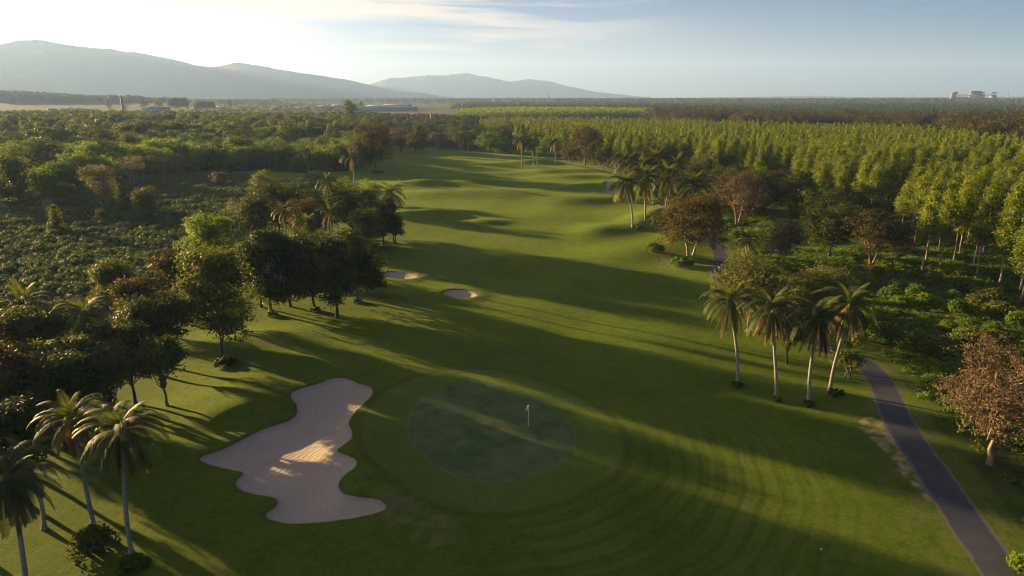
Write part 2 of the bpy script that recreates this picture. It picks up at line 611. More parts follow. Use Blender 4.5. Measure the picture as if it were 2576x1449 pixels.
# ground-cover zones (bases of what grows there)
CROP = W([(-500, 575), (-100, 545), (60, 527), (200, 480), (330, 455), (420, 446), (560, 438), (640, 452), (720, 462), (800, 440), (830, 452), (760, 480), (690, 500), (640, 540), (560, 600), (440, 680), (330, 760), (180, 800), (0, 850), (-500, 980)])
SCRUB = W([(-700, 560), (-100, 530), (60, 515), (200, 470), (330, 446), (420, 438), (560, 430), (680, 430), (780, 438), (880, 430), (925, 415), (952, 395), (958, 374), (940, 340), (850, 318), (600, 312), (300, 310), (-700, 315)])
RROUGH = W([(2720, 1500), (2610, 1330), (2480, 1180), (2400, 1100), (2330, 1010), (2270, 930), (2180, 875), (2100, 840), (1990, 800), (1880, 730), (1850, 690), (1860, 640), (1840, 600), (1790, 570), (1740, 530), (1680, 490), (1620, 452), (1560, 428), (1480, 412), (1400, 400), (1310, 388), (1200, 381), (1100, 374), (1000, 368), (955, 366), (940, 340), (1000, 326), (1250, 310), (1600, 308), (2100, 320), (2600, 340), (3300, 380), (3300, 1500)])
_n = fbm(XX / 6.0, YY / 6.0, 3)
crop = sstep(1.5, -1.5, sdf(XX, YY, CROP, 20) + _n)
scrub = sstep(3, -3, sdf(XX, YY, SCRUB, 25) + 2 * _n)
rr = sstep(1.2, -1.2, sdf(XX, YY, RROUGH, 25) + 1.6 * _n)
wild = np.maximum(scrub, rr)
wild = np.maximum(wild, sstep(420, 470, YY))
BROWN = W([(905, 284), (1000, 281), (1080, 278), (1140, 281), (1120, 287), (1000, 296), (900, 302)])
PALE = W([(-300, 275), (60, 275), (150, 276), (170, 282), (100, 290), (-300, 294)])
bare = np.zeros(XX.shape)
for P in ([(2186, 1072), (2205, 1069), (2268, 1098), (2292, 1125), (2320, 1162), (2348, 1196), (2368, 1225), (2378, 1268), (2330, 1222), (2290, 1185), (2255, 1135), (2222, 1118)],
          [(975, 1275), (1040, 1290), (1060, 1320), (1010, 1340), (960, 1310)], [(1080, 1335), (1130, 1350), (1120, 1380), (1070, 1375)], [(1640, 640), (1700, 655), (1720, 680), (1660, 672)],
          [(1030, 692), (1062, 694), (1052, 699), (1035, 700)], [(1575, 571), (1612, 568), (1640, 576), (1600, 580)]):
    q = W(P)
    s_ = sdf(XX, YY, chaikin(q), 6)
    st = 1.0 if P[0][0] in (2186, 1030) else .22
    bare = np.maximum(bare, st * sstep(.35, -.45, s_ + .8 * fbm(XX / .8, YY / .8, 3)))
far_ = {'brownf': sstep(30, -30, sdf(XX, YY, BROWN, 200)), 'palef': sstep(30, -30, sdf(XX, YY, PALE, 200))}
ATT = {'green_sd': g_, 'path_sd': SD['path'], 'crop': crop, 'wild': wild, 'bare': bare, 'sand_sd': np.minimum.reduce([SD['b1'], SD['b2'], SD['b3'], SD['b4'], SD['b5']]), **far_}


def cut_mesh(name, f, keep, mats, attrs, smooth=True, lower=0.0):
    """Faces of the grid where keep*f > 0, cut exactly along f = 0."""
    f = np.where(np.abs(f) < 1e-5, 1e-5, f) * keep
    ins = f > 0
    ni, nj = f.shape
    cnt = ins[:-1, :-1].astype(int) + ins[1:, :-1] + ins[1:, 1:] + ins[:-1, 1:]
    fi, fj = np.where(cnt == 4)
    mi_, mj_ = np.where((cnt > 0) & (cnt < 4))
    vid = np.full(f.shape, -1, dtype=np.int64)
    used = np.zeros(f.shape, dtype=bool)
    for di, dj in ((0, 0), (1, 0), (1, 1), (0, 1)):
        used[fi + di, fj + dj] = True
        used[mi_ + di, mj_ + dj] |= ins[mi_ + di, mj_ + dj]
    vid[used] = np.arange(used.sum())
    keys = list(attrs.keys())
    stack = np.stack([XX, YY, ZZ] + [attrs[k] for k in keys], -1)
    V = list(stack[used])
    Q = np.stack([vid[fi, fj], vid[fi + 1, fj], vid[fi + 1, fj + 1], vid[fi, fj + 1]], -1)
    cache, quads, tris = {}, [], []
    for i, j in zip(mi_, mj_):
        cs = [(i, j), (i + 1, j), (i + 1, j + 1), (i, j + 1)]
        poly = []
        for k in range(4):
            a, b = cs[k], cs[(k + 1) % 4]
            if ins[a]: poly.append(vid[a])
            if ins[a] != ins[b]:
                key = (a, b) if a < b else (b, a)
                if key not in cache:
                    t = f[a] / (f[a] - f[b])
                    cache[key] = len(V)
                    V.append(stack[a] * (1 - t) + stack[b] * t)
                poly.append(cache[key])
        for k in range(1, len(poly) - 1):
            tris.append([poly[0], poly[k], poly[k + 1]])
    V = np.array(V)
    V[:, 2] -= lower
    me = mesh_np(name, V[:, :3], Q, np.array(tris) if tris else None, mats, smooth=smooth,
                 attrs={k: V[:, 3 + n] for n, k in enumerate(keys)})
    return link(name, me)


def grass_mat():
    m, N, L = nmat('course_grass')
    p = gpos(N)
    gsd = attr(N, 'green_sd')
    fine = noise(N, L, p, 3.6, 5, .75)
    mid = noise(N, L, p, .45, 4, .6)
    big = noise(N, L, p, .07, 4, .55)
    # base turf, mottled
    c = mixc(N, L, ramp(N, L, big, .32, .68), (.034, .080, .006), (.060, .112, .009))
    c = mixc(N, L, math_(N, L, 'MULTIPLY', ramp(N, L, mid, .45, .75), .6), c, (.082, .104, .016))
    c = mixc(N, L, math_(N, L, 'MULTIPLY', ramp(N, L, mid, .5, .28), .45), c, (.022, .058, .006))
    mot = noise(N, L, p, 1.3, 5, .7)
    c = mixc(N, L, math_(N, L, 'MULTIPLY', ramp(N, L, mot, .48, .68), .5), c, (.076, .108, .014))
    c = mixc(N, L, math_(N, L, 'MULTIPLY', ramp(N, L, mot, .50, .34), .45), c, (.018, .048, .005))
    # mowing rings round the green: bands that follow its outline
    wob = noise(N, L, p, .12, 3, .5)
    sdw = math_(N, L, 'ADD', gsd, math_(N, L, 'MULTIPLY', math_(N, L, 'SUBTRACT', wob, .5), 2.2))
    sepx = N.new('ShaderNodeSeparateXYZ'); L.new(p, sepx.inputs[0])
    sect = math_(N, L, 'MULTIPLY', ramp(N, L, sepx.outputs['X'], -6, 6), ramp(N, L, sepx.outputs['Y'], 66, 52))
    ring = math_(N, L, 'SINE', math_(N, L, 'MULTIPLY', sdw, 3.9))
    ring2 = math_(N, L, 'SINE', math_(N, L, 'MULTIPLY', sdw, 8.7))
    rr_ = math_(N, L, 'ADD', math_(N, L, 'MULTIPLY', ring, .6), math_(N, L, 'MULTIPLY', ring2, .4))
    fade = math_(N, L, 'MULTIPLY', math_(N, L, 'MULTIPLY', ramp(N, L, gsd, 30, 12), ramp(N, L, gsd, 3.5, 5.5)), math_(N, L, 'ADD', math_(N, L, 'MULTIPLY', sect, 1.0), .10))
    ringf = math_(N, L, 'MULTIPLY', math_(N, L, 'MULTIPLY', ramp(N, L, rr_, -.6, .9), fade), math_(N, L, 'MULTIPLY', ramp(N, L, big, .35, .6), .65))
    c = mixc(N, L, ringf, c, (.092, .130, .026))
    dark = math_(N, L, 'MULTIPLY', math_(N, L, 'MULTIPLY', ramp(N, L, rr_, .1, -.9), fade), .34)
    c = mixc(N, L, dark, c, (.016, .044, .005))
    spk = noise(N, L, p, 1.9, 2, .5)
    c = mixc(N, L, math_(N, L, 'MULTIPLY', ramp(N, L, spk, .69, .74), .6), c, (.030, .026, .010))
    # closely mown apron round the green, darker line at its outer edge
    ap = math_(N, L, 'MULTIPLY', ramp(N, L, gsd, 4.4, 3.8), .65)
    apc = mixc(N, L, ramp(N, L, mid, .3, .7), (.056, .110, .026), (.080, .134, .036))
    c = mixc(N, L, ap, c, apc)
    edge = math_(N, L, 'MULTIPLY', ramp(N, L, math_(N, L, 'ABSOLUTE', math_(N, L, 'SUBTRACT', gsd, 4.6)), .7, .1), .5)
    c = mixc(N, L, edge, c, (.028, .052, .010))
    # worn, dry patches with grey-brown thatch
    dry = noise(N, L, p, .22, 6, .68)
    c = mixc(N, L, math_(N, L, 'MULTIPLY', ramp(N, L, dry, .60, .74), .55), c, (.125, .112, .070))
    worn = math_(N, L, 'MULTIPLY', ramp(N, L, attr(N, 'path_sd'), 5.0, .2), ramp(N, L, noise(N, L, p, .5, 5, .7), .42, .66))
    c = mixc(N, L, math_(N, L, 'MULTIPLY', worn, .6), c, (.120, .100, .065))
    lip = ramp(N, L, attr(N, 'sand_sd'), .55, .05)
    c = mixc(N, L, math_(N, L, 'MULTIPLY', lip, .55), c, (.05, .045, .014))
    # crop ground and wild ground
    wn_ = noise(N, L, p, .9, 5, .65)
    wc = mixc(N, L, ramp(N, L, wn_, .3, .7), (.022, .040, .010), (.052, .070, .018))
    wc = mixc(N, L, math_(N, L, 'MULTIPLY', ramp(N, L, dry, .52, .7), .7), wc, (.085, .068, .036))
    c = mixc(N, L, attr(N, 'wild'), c, wc)
    cc = mixc(N, L, ramp(N, L, wn_, .3, .7), (.045, .052, .022), (.085, .075, .045))
    c = mixc(N, L, attr(N, 'crop'), c, cc)
    bc = mixc(N, L, fine, (.30, .24, .19), (.46, .38, .31))
    c = mixc(N, L, math_(N, L, 'MULTIPLY', attr(N, 'bare'), .9), c, bc)
    c = mixc(N, L, attr(N, 'brownf'), c, (.095, .066, .044))
    c = mixc(N, L, attr(N, 'palef'), c, (.040, .060, .026))
    c = mixc(N, L, math_(N, L, 'MULTIPLY', ramp(N, L, fine, .38, .62), .75), c, mixc(N, L, 1.0, c, (1.55, 1.5, 1.4), 'MULTIPLY'))
    blade = noise(N, L, p, 4.0, 5, .85)
    nb = bump(N, L, math_(N, L, 'ADD', blade, math_(N, L, 'MULTIPLY', mot, .9)), 1.0, .5)
    tc = mixc(N, L, 1.0, c, (1.3, 1.25, .5), 'MULTIPLY')
    finish(N, L, c, .95, nb, .05, sheen=(math_(N, L, 'MULTIPLY', math_(N, L, 'SUBTRACT', 1.0, attr(N, 'wild'), True), .13), (.80, .90, .10)))
    return m


def green_mat():
    m, N, L = nmat('putting_turf')
    p = gpos(N)
    mid = noise(N, L, p, .55, 5, .65)
    big = noise(N, L, p, .15, 3, .5)
    fine = noise(N, L, p, 9.0, 3, .7)
    c = mixc(N, L, ramp(N, L, big, .3, .7), (.040, .072, .024), (.062, .090, .034))
    c = mixc(N, L, math_(N, L, 'MULTIPLY', ramp(N, L, mid, .48, .66), .75), c, (.082, .102, .044))
    c = mixc(N, L, math_(N, L, 'MULTIPLY', ramp(N, L, mid, .5, .34), .7), c, (.024, .050, .014))
    e = ramp(N, L, attr(N, 'green_sd'), -.25, -.02)
    c = mixc(N, L, math_(N, L, 'MULTIPLY', e, .35), c, (.11, .125, .06))
    nb = bump(N, L, fine, .6, .07)
    finish(N, L, c, .9, nb, .1)
    return m


def sand_mat():
    m, N, L = nmat('bunker_sand')
    p = gpos(N)
    mid = noise(N, L, p, .35, 4, .6)
    fine = noise(N, L, p, 12, 4, .7)
    c = mixc(N, L, mid, (.205, .183, .166), (.298, .268, .244))
    # rake grooves: bands bent by a slow noise so they curl
    w = N.new('ShaderNodeTexWave'); w.wave_type = 'RINGS'; w.rings_direction = 'Z'
    w.inputs['Scale'].default_value = .55
    w.inputs['Distortion'].default_value = 14.0
    w.inputs['Detail'].default_value = 2.5
    w.inputs['Detail Scale'].default_value = .35
    mp = N.new('ShaderNodeMapping'); mp.inputs['Location'].default_value = (9.0, -46.0, 0)
    L.new(p, mp.inputs['Vector']); L.new(mp.outputs[0], w.inputs['Vector'])
    h = math_(N, L, 'ADD', math_(N, L, 'MULTIPLY', w.outputs['Fac'], .3), math_(N, L, 'MULTIPLY', fine, .5))
    c = mixc(N, L, math_(N, L, 'MULTIPLY', w.outputs['Fac'], .07), c, (.19, .16, .145))
    # rake lines that follow the edge of the bunker
    ssd = attr(N, 'sand_sd')
    wv = math_(N, L, 'ADD', math_(N, L, 'MULTIPLY', ssd, 10.5), math_(N, L, 'MULTIPLY', noise(N, L, p, .5, 3, .5), 9.0))
    rk = math_(N, L, 'SINE', wv)
    rm = math_(N, L, 'MULTIPLY', ramp(N, L, rk, -.5, .9), ramp(N, L, noise(N, L, p, .25, 2, .5), .38, .6))
    c = mixc(N, L, math_(N, L, 'MULTIPLY', rm, .07), c, (.40, .35, .315))
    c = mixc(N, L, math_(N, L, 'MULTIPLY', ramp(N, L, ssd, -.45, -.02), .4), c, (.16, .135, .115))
    c = mixc(N, L, math_(N, L, 'MULTIPLY', ramp(N, L, noise(N, L, p, 1.6, 5, .7), .58, .72), .35), c, (.17, .145, .13))
    h = math_(N, L, 'ADD', h, math_(N, L, 'MULTIPLY', rk, .10))
    nb = bump(N, L, h, .8, .06)
    finish(N, L, c, .95, nb, .05)
    return m


def asphalt_mat():
    m, N, L = nmat('path_asphalt')
    p = gpos(N)
    big = noise(N, L, p, .3, 5, .65)
    fine = noise(N, L, p, 8, 4, .75)
    c = mixc(N, L, ramp(N, L, big, .3, .7), (.022, .028, .042), (.042, .047, .062))
    c = mixc(N, L, math_(N, L, 'MULTIPLY', fine, .4), c, (.045, .050, .060))
    st = noise(N, L, p, .55, 5, .7, .4, (.5, 2.2, 1))
    c = mixc(N, L, math_(N, L, 'MULTIPLY', ramp(N, L, st, .60, .74), .5), c, (.075, .078, .085))
    wv = N.new('ShaderNodeTexVoronoi'); wv.feature = 'DISTANCE_TO_EDGE'; wv.inputs['Scale'].default_value = .28
    mpv = N.new('ShaderNodeMapping'); mpv.inputs['Scale'].default_value = (.6, 1.5, 1); L.new(p, mpv.inputs['Vector']); L.new(mpv.outputs[0], wv.inputs['Vector'])
    c = mixc(N, L, math_(N, L, 'MULTIPLY', ramp(N, L, wv.outputs['Distance'], .02, .0), .16), c, (.075, .078, .085))
    e = ramp(N, L, math_(N, L, 'ADD', attr(N, 'path_sd'), math_(N, L, 'MULTIPLY', fine, .35)), -.22, .12)
    c = mixc(N, L, math_(N, L, 'MULTIPLY', e, .7), c, (.12, .105, .08))
    nb = bump(N, L, fine, .5, .03)
    finish(N, L, c, .85, nb, .2)
    return m


GRASS, SAND = grass_mat(), sand_mat()
fmin = np.minimum.reduce([SD[k] for k in ('b1', 'b2', 'b3', 'b4', 'b5', 'green', 'path')])
o = cut_mesh('ground', fmin, 1, [GRASS], ATT); tag(o, 'undulating mown turf, scrub floor and farmland out to the horizon', None, None, 'structure')
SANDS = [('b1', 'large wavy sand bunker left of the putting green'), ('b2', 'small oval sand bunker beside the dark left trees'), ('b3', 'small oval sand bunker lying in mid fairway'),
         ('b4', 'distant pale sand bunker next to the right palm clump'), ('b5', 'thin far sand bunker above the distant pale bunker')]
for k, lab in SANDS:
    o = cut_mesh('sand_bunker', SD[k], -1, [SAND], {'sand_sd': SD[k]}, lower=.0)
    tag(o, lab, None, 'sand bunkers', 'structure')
o = cut_mesh('putting_green', SD['green'], -1, [green_mat()], {'green_sd': g_}); tag(o, 'oval putting green of smooth darker turf', None, None, 'structure')
o = cut_mesh('cart_path', SD['path'], -1, [asphalt_mat()], {'path_sd': SD['path']}); tag(o, 'grey asphalt cart path winding along the right of the fairway', None, None, 'structure')

# ------------------------------------------------------------------ hills beyond the plain
def hill_mat():
    m, N, L = nmat('wooded_hill')
    p = gpos(N)
    n = noise(N, L, p, .018, 7, .7)
    c = mixc(N, L, ramp(N, L, n, .3, .7), (.026, .038, .030), (.044, .056, .042))  # bluish, low-contrast tone: some of the distance haze is put into the colour
    nb = bump(N, L, n, .8, 25)
    finish(N, L, c, .95, nb, .05)
    return m


HILL = hill_mat()


def ridge(name, label, prof, dist, depth, seed, foot_z=-6.0):
    prof = np.array(prof, dtype=float)
    prof = prof[np.argsort(prof[:, 0])]
    n, mth = 420, 46
    px = np.linspace(prof[0, 0], prof[-1, 0], n)
    py = np.interp(px, prof[:, 0], prof[:, 1])
    k = np.ones(7) / 7
    py = np.convolve(np.pad(py, 3, 'edge'), k, 'valid')
    S, T = np.meshgrid(np.arange(n), np.linspace(-1, 1, mth), indexing='ij')
    az = np.arctan((px - CX) / (FOC * cp + 481 * sp))
    el = (243.5 - py) / FOC * np.cos(az) * .965
    Dk = dist + T * depth
    x = Dk * np.sin(az)[S]
    y = Dk * np.cos(az)[S]
    peak = dist * el[S] + CAM_H
    prof_t = np.cos(np.clip(np.abs(T), 0, 1) * math.pi / 2) ** 1.15
    spur = fbm(x / (depth * .30) + seed, y / (depth * .30), 4)
    z = foot_z + np.maximum(peak - foot_z, 0) * prof_t * (1 + .35 * spur * sstep(.0, .35, np.abs(T)))
    z = z + fbm(x / 60.0, y / 60.0, 3) * np.minimum(dist * .0008, 4.5) * sstep(0, 30, z)
    idx = S * mth + np.round((T + 1) / 2 * (mth - 1)).astype(int)
    Q = np.stack([idx[:-1, :-1], idx[1:, :-1], idx[1:, 1:], idx[:-1, 1:]], -1).reshape(-1, 4)
    me = mesh_np(name, np.stack([x, y, z], -1).reshape(-1, 3), Q, None, [HILL], smooth=True)
    o = link(name, me)
    tag(o, label, None, None, 'structure')
    return o


ridge('near_hills', 'long wooded mountain falling from the left toward the plain',
      [(-1500, 200), (-1100, 150), (-800, 108), (-500, 120), (-250, 135), (-100, 138), (0, 125), (60, 118), (120, 116), (200, 122), (260, 128), (330, 136), (400, 146), (460, 158), (515, 172), (560, 173), (610, 171), (660, 172), (720, 180), (780, 190), (850, 199), (900, 208), (950, 220), (1010, 232), (1060, 234), (1100, 240), (1150, 247), (1200, 252)], 8500, 2100, 3)
ridge('far_hills', 'paler far mountain range behind the end of the long ridge',
      [(800, 252), (870, 232), (930, 214), (960, 206), (1000, 199), (1060, 194), (1120, 192), (1180, 191), (1230, 197), (1285, 208), (1330, 201), (1380, 207), (1440, 221), (1500, 232), (1560, 238), (1620, 244), (1680, 249)], 11000, 1350, 8)
ridge('low_hills', 'faint low rise along the far horizon', [(1560, 248), (1700, 246), (1850, 244), (1980, 242), (2050, 241), (2150, 244), (2400, 244), (2700, 242), (3000, 248)], 11800, 600, 21)

# ------------------------------------------------------------------ haze: even air round the whole scene
def build_haze():
    m = bpy.data.materials.new('haze_air')
    m.use_nodes = True
    N, L = m.node_tree.nodes, m.node_tree.links
    N.clear()
    out = N.new('ShaderNodeOutputMaterial')
    v = N.new('ShaderNodeVolumePrincipled')
    v.inputs['Color'].default_value = (.27, .43, .88, 1)
    v.inputs['Density'].default_value = HAZE_DENSITY
    v.inputs['Anisotropy'].default_value = 0.22
    L.new(v.outputs[0], out.inputs['Volume'])
    b = MB()
    b.box((0, 5400, 340), (31000, 17800, 700))
    o = b.build('haze', m)
    tag(o, 'pale even haze over the whole plain', None, None, 'stuff')


build_haze()

# ------------------------------------------------------------------ vegetation: leaves, crowns, trunks
def rnd_dirs(n, rs):
    v = rs.normal(size=(n, 3))
    return v / (np.linalg.norm(v, axis=1)[:, None] + 1e-9)


def leaves(P, Nrm, size, rs, jit=.8, aspect=.62, droop=0.0):
    """Leaf-sized diamond faces at P, facing roughly Nrm."""
    n = len(P)
    d = Nrm + rnd_dirs(n, rs) * jit
    d /= np.linalg.norm(d, axis=1)[:, None] + 1e-9
    a = np.cross(d, rnd_dirs(n, rs)); a[:, 2] -= droop
    a /= np.linalg.norm(a, axis=1)[:, None] + 1e-9
    b = np.cross(d, a)
    s = (size * rs.uniform(.65, 1.25, n))[:, None]
    V = np.stack([P - a * s, P + b * s * aspect - a * s * .1, P + a * s, P - b * s * aspect - a * s * .1], 1).reshape(-1, 3)
    Q = np.arange(n * 4).reshape(-1, 4)
    return V, Q


def lobe_cloud(lobes, n, rs, shell=.62, flat=1.0, under=.35):
    """Points and outward normals spread over a set of lobes (x, y, z, r)."""
    lobes = np.asarray(lobes)
    w = lobes[:, 3] ** 2
    k = rs.choice(len(lobes), n, p=w / w.sum())
    d = rnd_dirs(n, rs)
    low = d[:, 2] < -under
    d[low, 2] *= -1
    rad = lobes[k, 3] * (1 - (1 - shell) * rs.rand(n) ** 1.6) * (1 + .22 * perlin(d[:, 0] * 2.4 + k * 3.1, d[:, 1] * 2.4 + d[:, 2] * 1.7 + k))
    P = lobes[k, :3] + d * rad[:, None] * np.array([1, 1, flat])
    return P, d, k


def crown_lobes(form, rad, zb, zt, rs, nl):
    """Lobe centres for a crown of the given form, in metres."""
    H = zt - zb
    L = []
    for i in range(nl):
        t = (i + .5) / nl
        a = i * 2.39996 + rs.uniform(-.4, .4)
        if form == 'round':
            z = zb + H * (.18 + .64 * rs.rand())
            e = math.sqrt(max(.05, 1 - ((z - zb) / H * 2 - 1) ** 2))
            rr_ = rad * e * rs.uniform(.35, .78)
            s = min(rad, H * .6) * rs.uniform(.36, .54)
        elif form == 'dome':
            z = zb + H * (.12 + .62 * rs.rand() ** .8)
            e = math.sqrt(max(.08, 1 - ((z - zb) / H) ** 2))
            rr_ = rad * e * rs.uniform(.25, .80)
            s = min(rad, H * .7) * rs.uniform(.34, .50)
        elif form == 'umbrella':
            rr_ = rad * math.sqrt(t) * .84
            z = zb + H * (.62 - .42 * t * t + rs.uniform(-.10, .10))
            s = H * rs.uniform(.34, .5)
        elif form == 'column':
            f = t ** .9
            z = zb + H * (.04 + .93 * f)
            e = (1 - f) ** .7 * min(1, .45 + f * 2.6)
            rr_ = rad * e * rs.uniform(.25, .62)
            s = rad * (.14 + .42 * e) * rs.uniform(.8, 1.2)
        elif form == 'cone':
            f = t
            z = zb + H * (.06 + .84 * f)
            e = 1.0 - .85 * f
            rr_ = rad * e * rs.uniform(.2, .6)
            s = rad * (.2 + .40 * e)
        L.append((math.cos(a) * rr_, math.sin(a) * rr_, z, s))
    return np.array(L)


def twig_path(a, b, rs, n=6, sag=.0, wob=.08):
    a, b = np.asarray(a, float), np.asarray(b, float)
    t = np.linspace(0, 1, n)[:, None]
    P = a + (b - a) * t
    ln = np.linalg.norm(b - a)
    P[1:-1] += rs.normal(size=(n - 2, 3)) * ln * wob
    P[:, 2] += np.sin(t[:, 0] * math.pi) * ln * sag
    return P


def make_tree(H, rad, zb, form, nl, nleaf, leaf, crown_m, trunk_m, seed, r0=.22, jit=.8, shell=.62, flat=.8, stems=1, twigs=0, lean=.04, under=.35, droop=0.0, dens=.8, clus=2.4):
    """Meshes of one tree standing at the origin: (crown, trunk)."""
    rs = np.random.RandomState(seed)
    lob = crown_lobes(form, rad, zb, H, rs, int(nl * (1.9 if form in ('round', 'dome') else 1.3)))
    nleaf = int(nleaf * dens)
    nc = max(40, nleaf // 20)
    Pc, dc, k = lobe_cloud(lob, nc, rs, shell, flat, under)
    Pc[:, 2] = zb + (Pc[:, 2] - np.percentile(Pc[:, 2], .5)) * (H * .985 - zb) / (np.percentile(Pc[:, 2], 99.7) - np.percentile(Pc[:, 2], .5))
    w = rs.uniform(.4, 1.6, nc)
    ci = rs.choice(nc, nleaf, p=w / w.sum())
    P = Pc[ci] + rs.normal(size=(nleaf, 3)) * (leaf * clus) * np.array([1, 1, .6])
    d = dc[ci] * .8 + np.array([0, 0, .5])
    V, Q = leaves(P, d, leaf, rs, jit, droop=droop)
    crown = mesh_np('crown', V, Q, None, [crown_m])
    mb = MB()
    order = np.argsort(lob[:, 2])
    for s in range(stems):
        ox, oy = (0, 0) if stems == 1 else (rs.uniform(-.5, .5), rs.uniform(-.5, .5))
        tx, ty = (rs.uniform(-lean, lean) * H, rs.uniform(-lean, lean) * H)
        if stems > 1:
            q = 2 * math.pi * s / stems + .6
            tx, ty = math.cos(q) * rad * .4, math.sin(q) * rad * .4
        top = zb + (H - zb) * (.45 if form not in ('column', 'cone') else .9)
        path = twig_path((ox, oy, -.3), (tx, ty, top), rs, 9, 0, .004 if form == 'column' else .009)
        rr_ = r0 * np.linspace(1, .38, 9); rr_[0] *= 1.5; rr_[1] *= 1.12
        mb.tube(path, rr_, 8)
        for j in order[s::stems]:
            c = lob[j]
            f = np.clip((c[2] - c[3] * .5 - zb * .75) / max(top, 1), .45, .95) if form not in ('column', 'cone') else np.clip(c[2] / top - .06, .3, .97)
            q = path[int(f * 8)]
            mb.tube(twig_path(q, (c[0], c[1], c[2] - c[3] * .1), rs, 6, .04, .06), np.linspace(r0 * .42, r0 * .10, 6), 5)
            for _ in range(twigs):
                e = c[:3] + rnd_dirs(1, rs)[0] * c[3] * np.array([1, 1, .7])
                mb.tube(twig_path((c[0], c[1], c[2] - c[3] * .1) + (q - c[:3]) * .3 * rs.rand(), e, rs, 4, 0, .08), np.linspace(r0 * .14, r0 * .05, 4), 3, False)
    trunk = mb.mesh('trunk', trunk_m, True)
    return crown, trunk


def put_tree(name, meshes, loc, label, cat='tree', group=None, rz=0.0, s=(1, 1, 1), parts=('crown', 'trunk')):
    e = empty(name, loc, rz)
    e.scale = s
    tag(e, label, cat, group)
    for nm, me in zip(parts, meshes):
        link(nm, me, e)
    return e


# leaf and bark colours
LM = {
    'dark': leaf_mat('leaf_dark', (.018, .034, .008), (.078, .088, .024), .34, spread=.35),
    'brown': leaf_mat('leaf_bronze', (.032, .033, .010), (.100, .084, .028), .32, (1.25, 1.1, .5), spread=.3),
    'olive': leaf_mat('leaf_olive', (.044, .060, .012), (.125, .135, .030), .40, spread=.4),
    'bright': leaf_mat('leaf_bright', (.050, .090, .010), (.150, .205, .022), .52, (1.25, 1.3, .45), spread=.45),
    'scrub': leaf_mat('leaf_scrub', (.040, .074, .010), (.150, .195, .026), .5, spread=.9),
    'euca': leaf_mat('leaf_plantation', (.050, .084, .010), (.185, .225, .026), .38, (1.35, 1.3, .34), spread=.4),
    'pale': leaf_mat('leaf_pale', (.090, .088, .036), (.190, .165, .080), .40, spread=.3),
    'pink': leaf_mat('leaf_dry_pink', (.066, .052, .033), (.180, .135, .086), .35, (1.2, 1.0, .7), spread=.2),
    'dry': leaf_mat('leaf_dry_brown', (.034, .036, .016), (.090, .086, .040), .30, (1.2, 1.0, .6), spread=.35),
    'rose': leaf_mat('leaf_rosy_brown', (.064, .054, .038), (.138, .112, .078), .30, (1.1, 1.0, .8), spread=.3),
    'palm': leaf_mat('leaf_palm', (.016, .032, .010), (.050, .064, .020), .22, (1.3, 1.25, .5), .6, .12, spread=.25),
    'young': leaf_mat('leaf_palm_young', (.040, .064, .012), (.095, .112, .022), .4, (1.25, 1.2, .45), .6, .18, spread=.2),
    'dead': leaf_mat('leaf_palm_dead', (.075, .055, .022), (.185, .128, .050), .38, (1.2, 1.05, .5), spread=.3),
    'light': leaf_mat('leaf_light_olive', (.060, .070, .022), (.160, .160, .055), .45, spread=.3),
    'hazy': leaf_mat('leaf_far_plantation', (.026, .046, .022), (.062, .090, .042), .3, spread=.2),  # plantation leaf made darker and bluer: distance haze put into the colour
    'crop': leaf_mat('leaf_crop', (.040, .070, .026), (.118, .155, .060), .38, (1.2, 1.2, .55), spread=.5),
    'weed': leaf_mat('leaf_weed', (.032, .072, .010), (.105, .160, .026), .42, spread=.5),
}
BK = {
    'grey': bark('bark_grey', (.20, .17, .14), (.06, .05, .04)),
    'dark': bark('bark_dark', (.085, .066, .050), (.028, .022, .018)),
    'pale': bark('bark_pale', (.42, .37, .31), (.17, .14, .11)),
    'euca': bark('bark_plantation', (.36, .29, .22), (.15, .11, .08)),
    'rose': bark('bark_rosy', (.26, .17, .13), (.09, .06, .05)),
    'palm': bark('bark_palm', (.30, .28, .25), (.15, .14, .125), 2.2),
}


def px_tree(name, base, top, width, zbf, form, leafm, barkm, label, seed, nl=14, nleaf=9000, leaf=.24, group=None, H=None, **kw):
    """A tree whose foot and top are where the photograph has them. base None: foot hidden, height H given."""
    if base is None:
        x, y = at(top[0], top[1], H)
        z = gz(x, y)
    else:
        x, y, z = foot(*base)
        d = ray(top[0], top[1])
        H = CAM_H + d[2] / d[1] * y - z
    dep = math.hypot(y * cp + CAM_H * sp, 0)
    rad = width / 2 / FOC * dep
    r0 = kw.pop('r0', .020 * H)
    me = make_tree(H, rad, H * zbf, form, nl, int(nleaf * 1.5), leaf * .8, LM[leafm], BK[barkm], seed, r0=r0, **kw)
    return put_tree(name, me, (x, y, z), label, group=group)


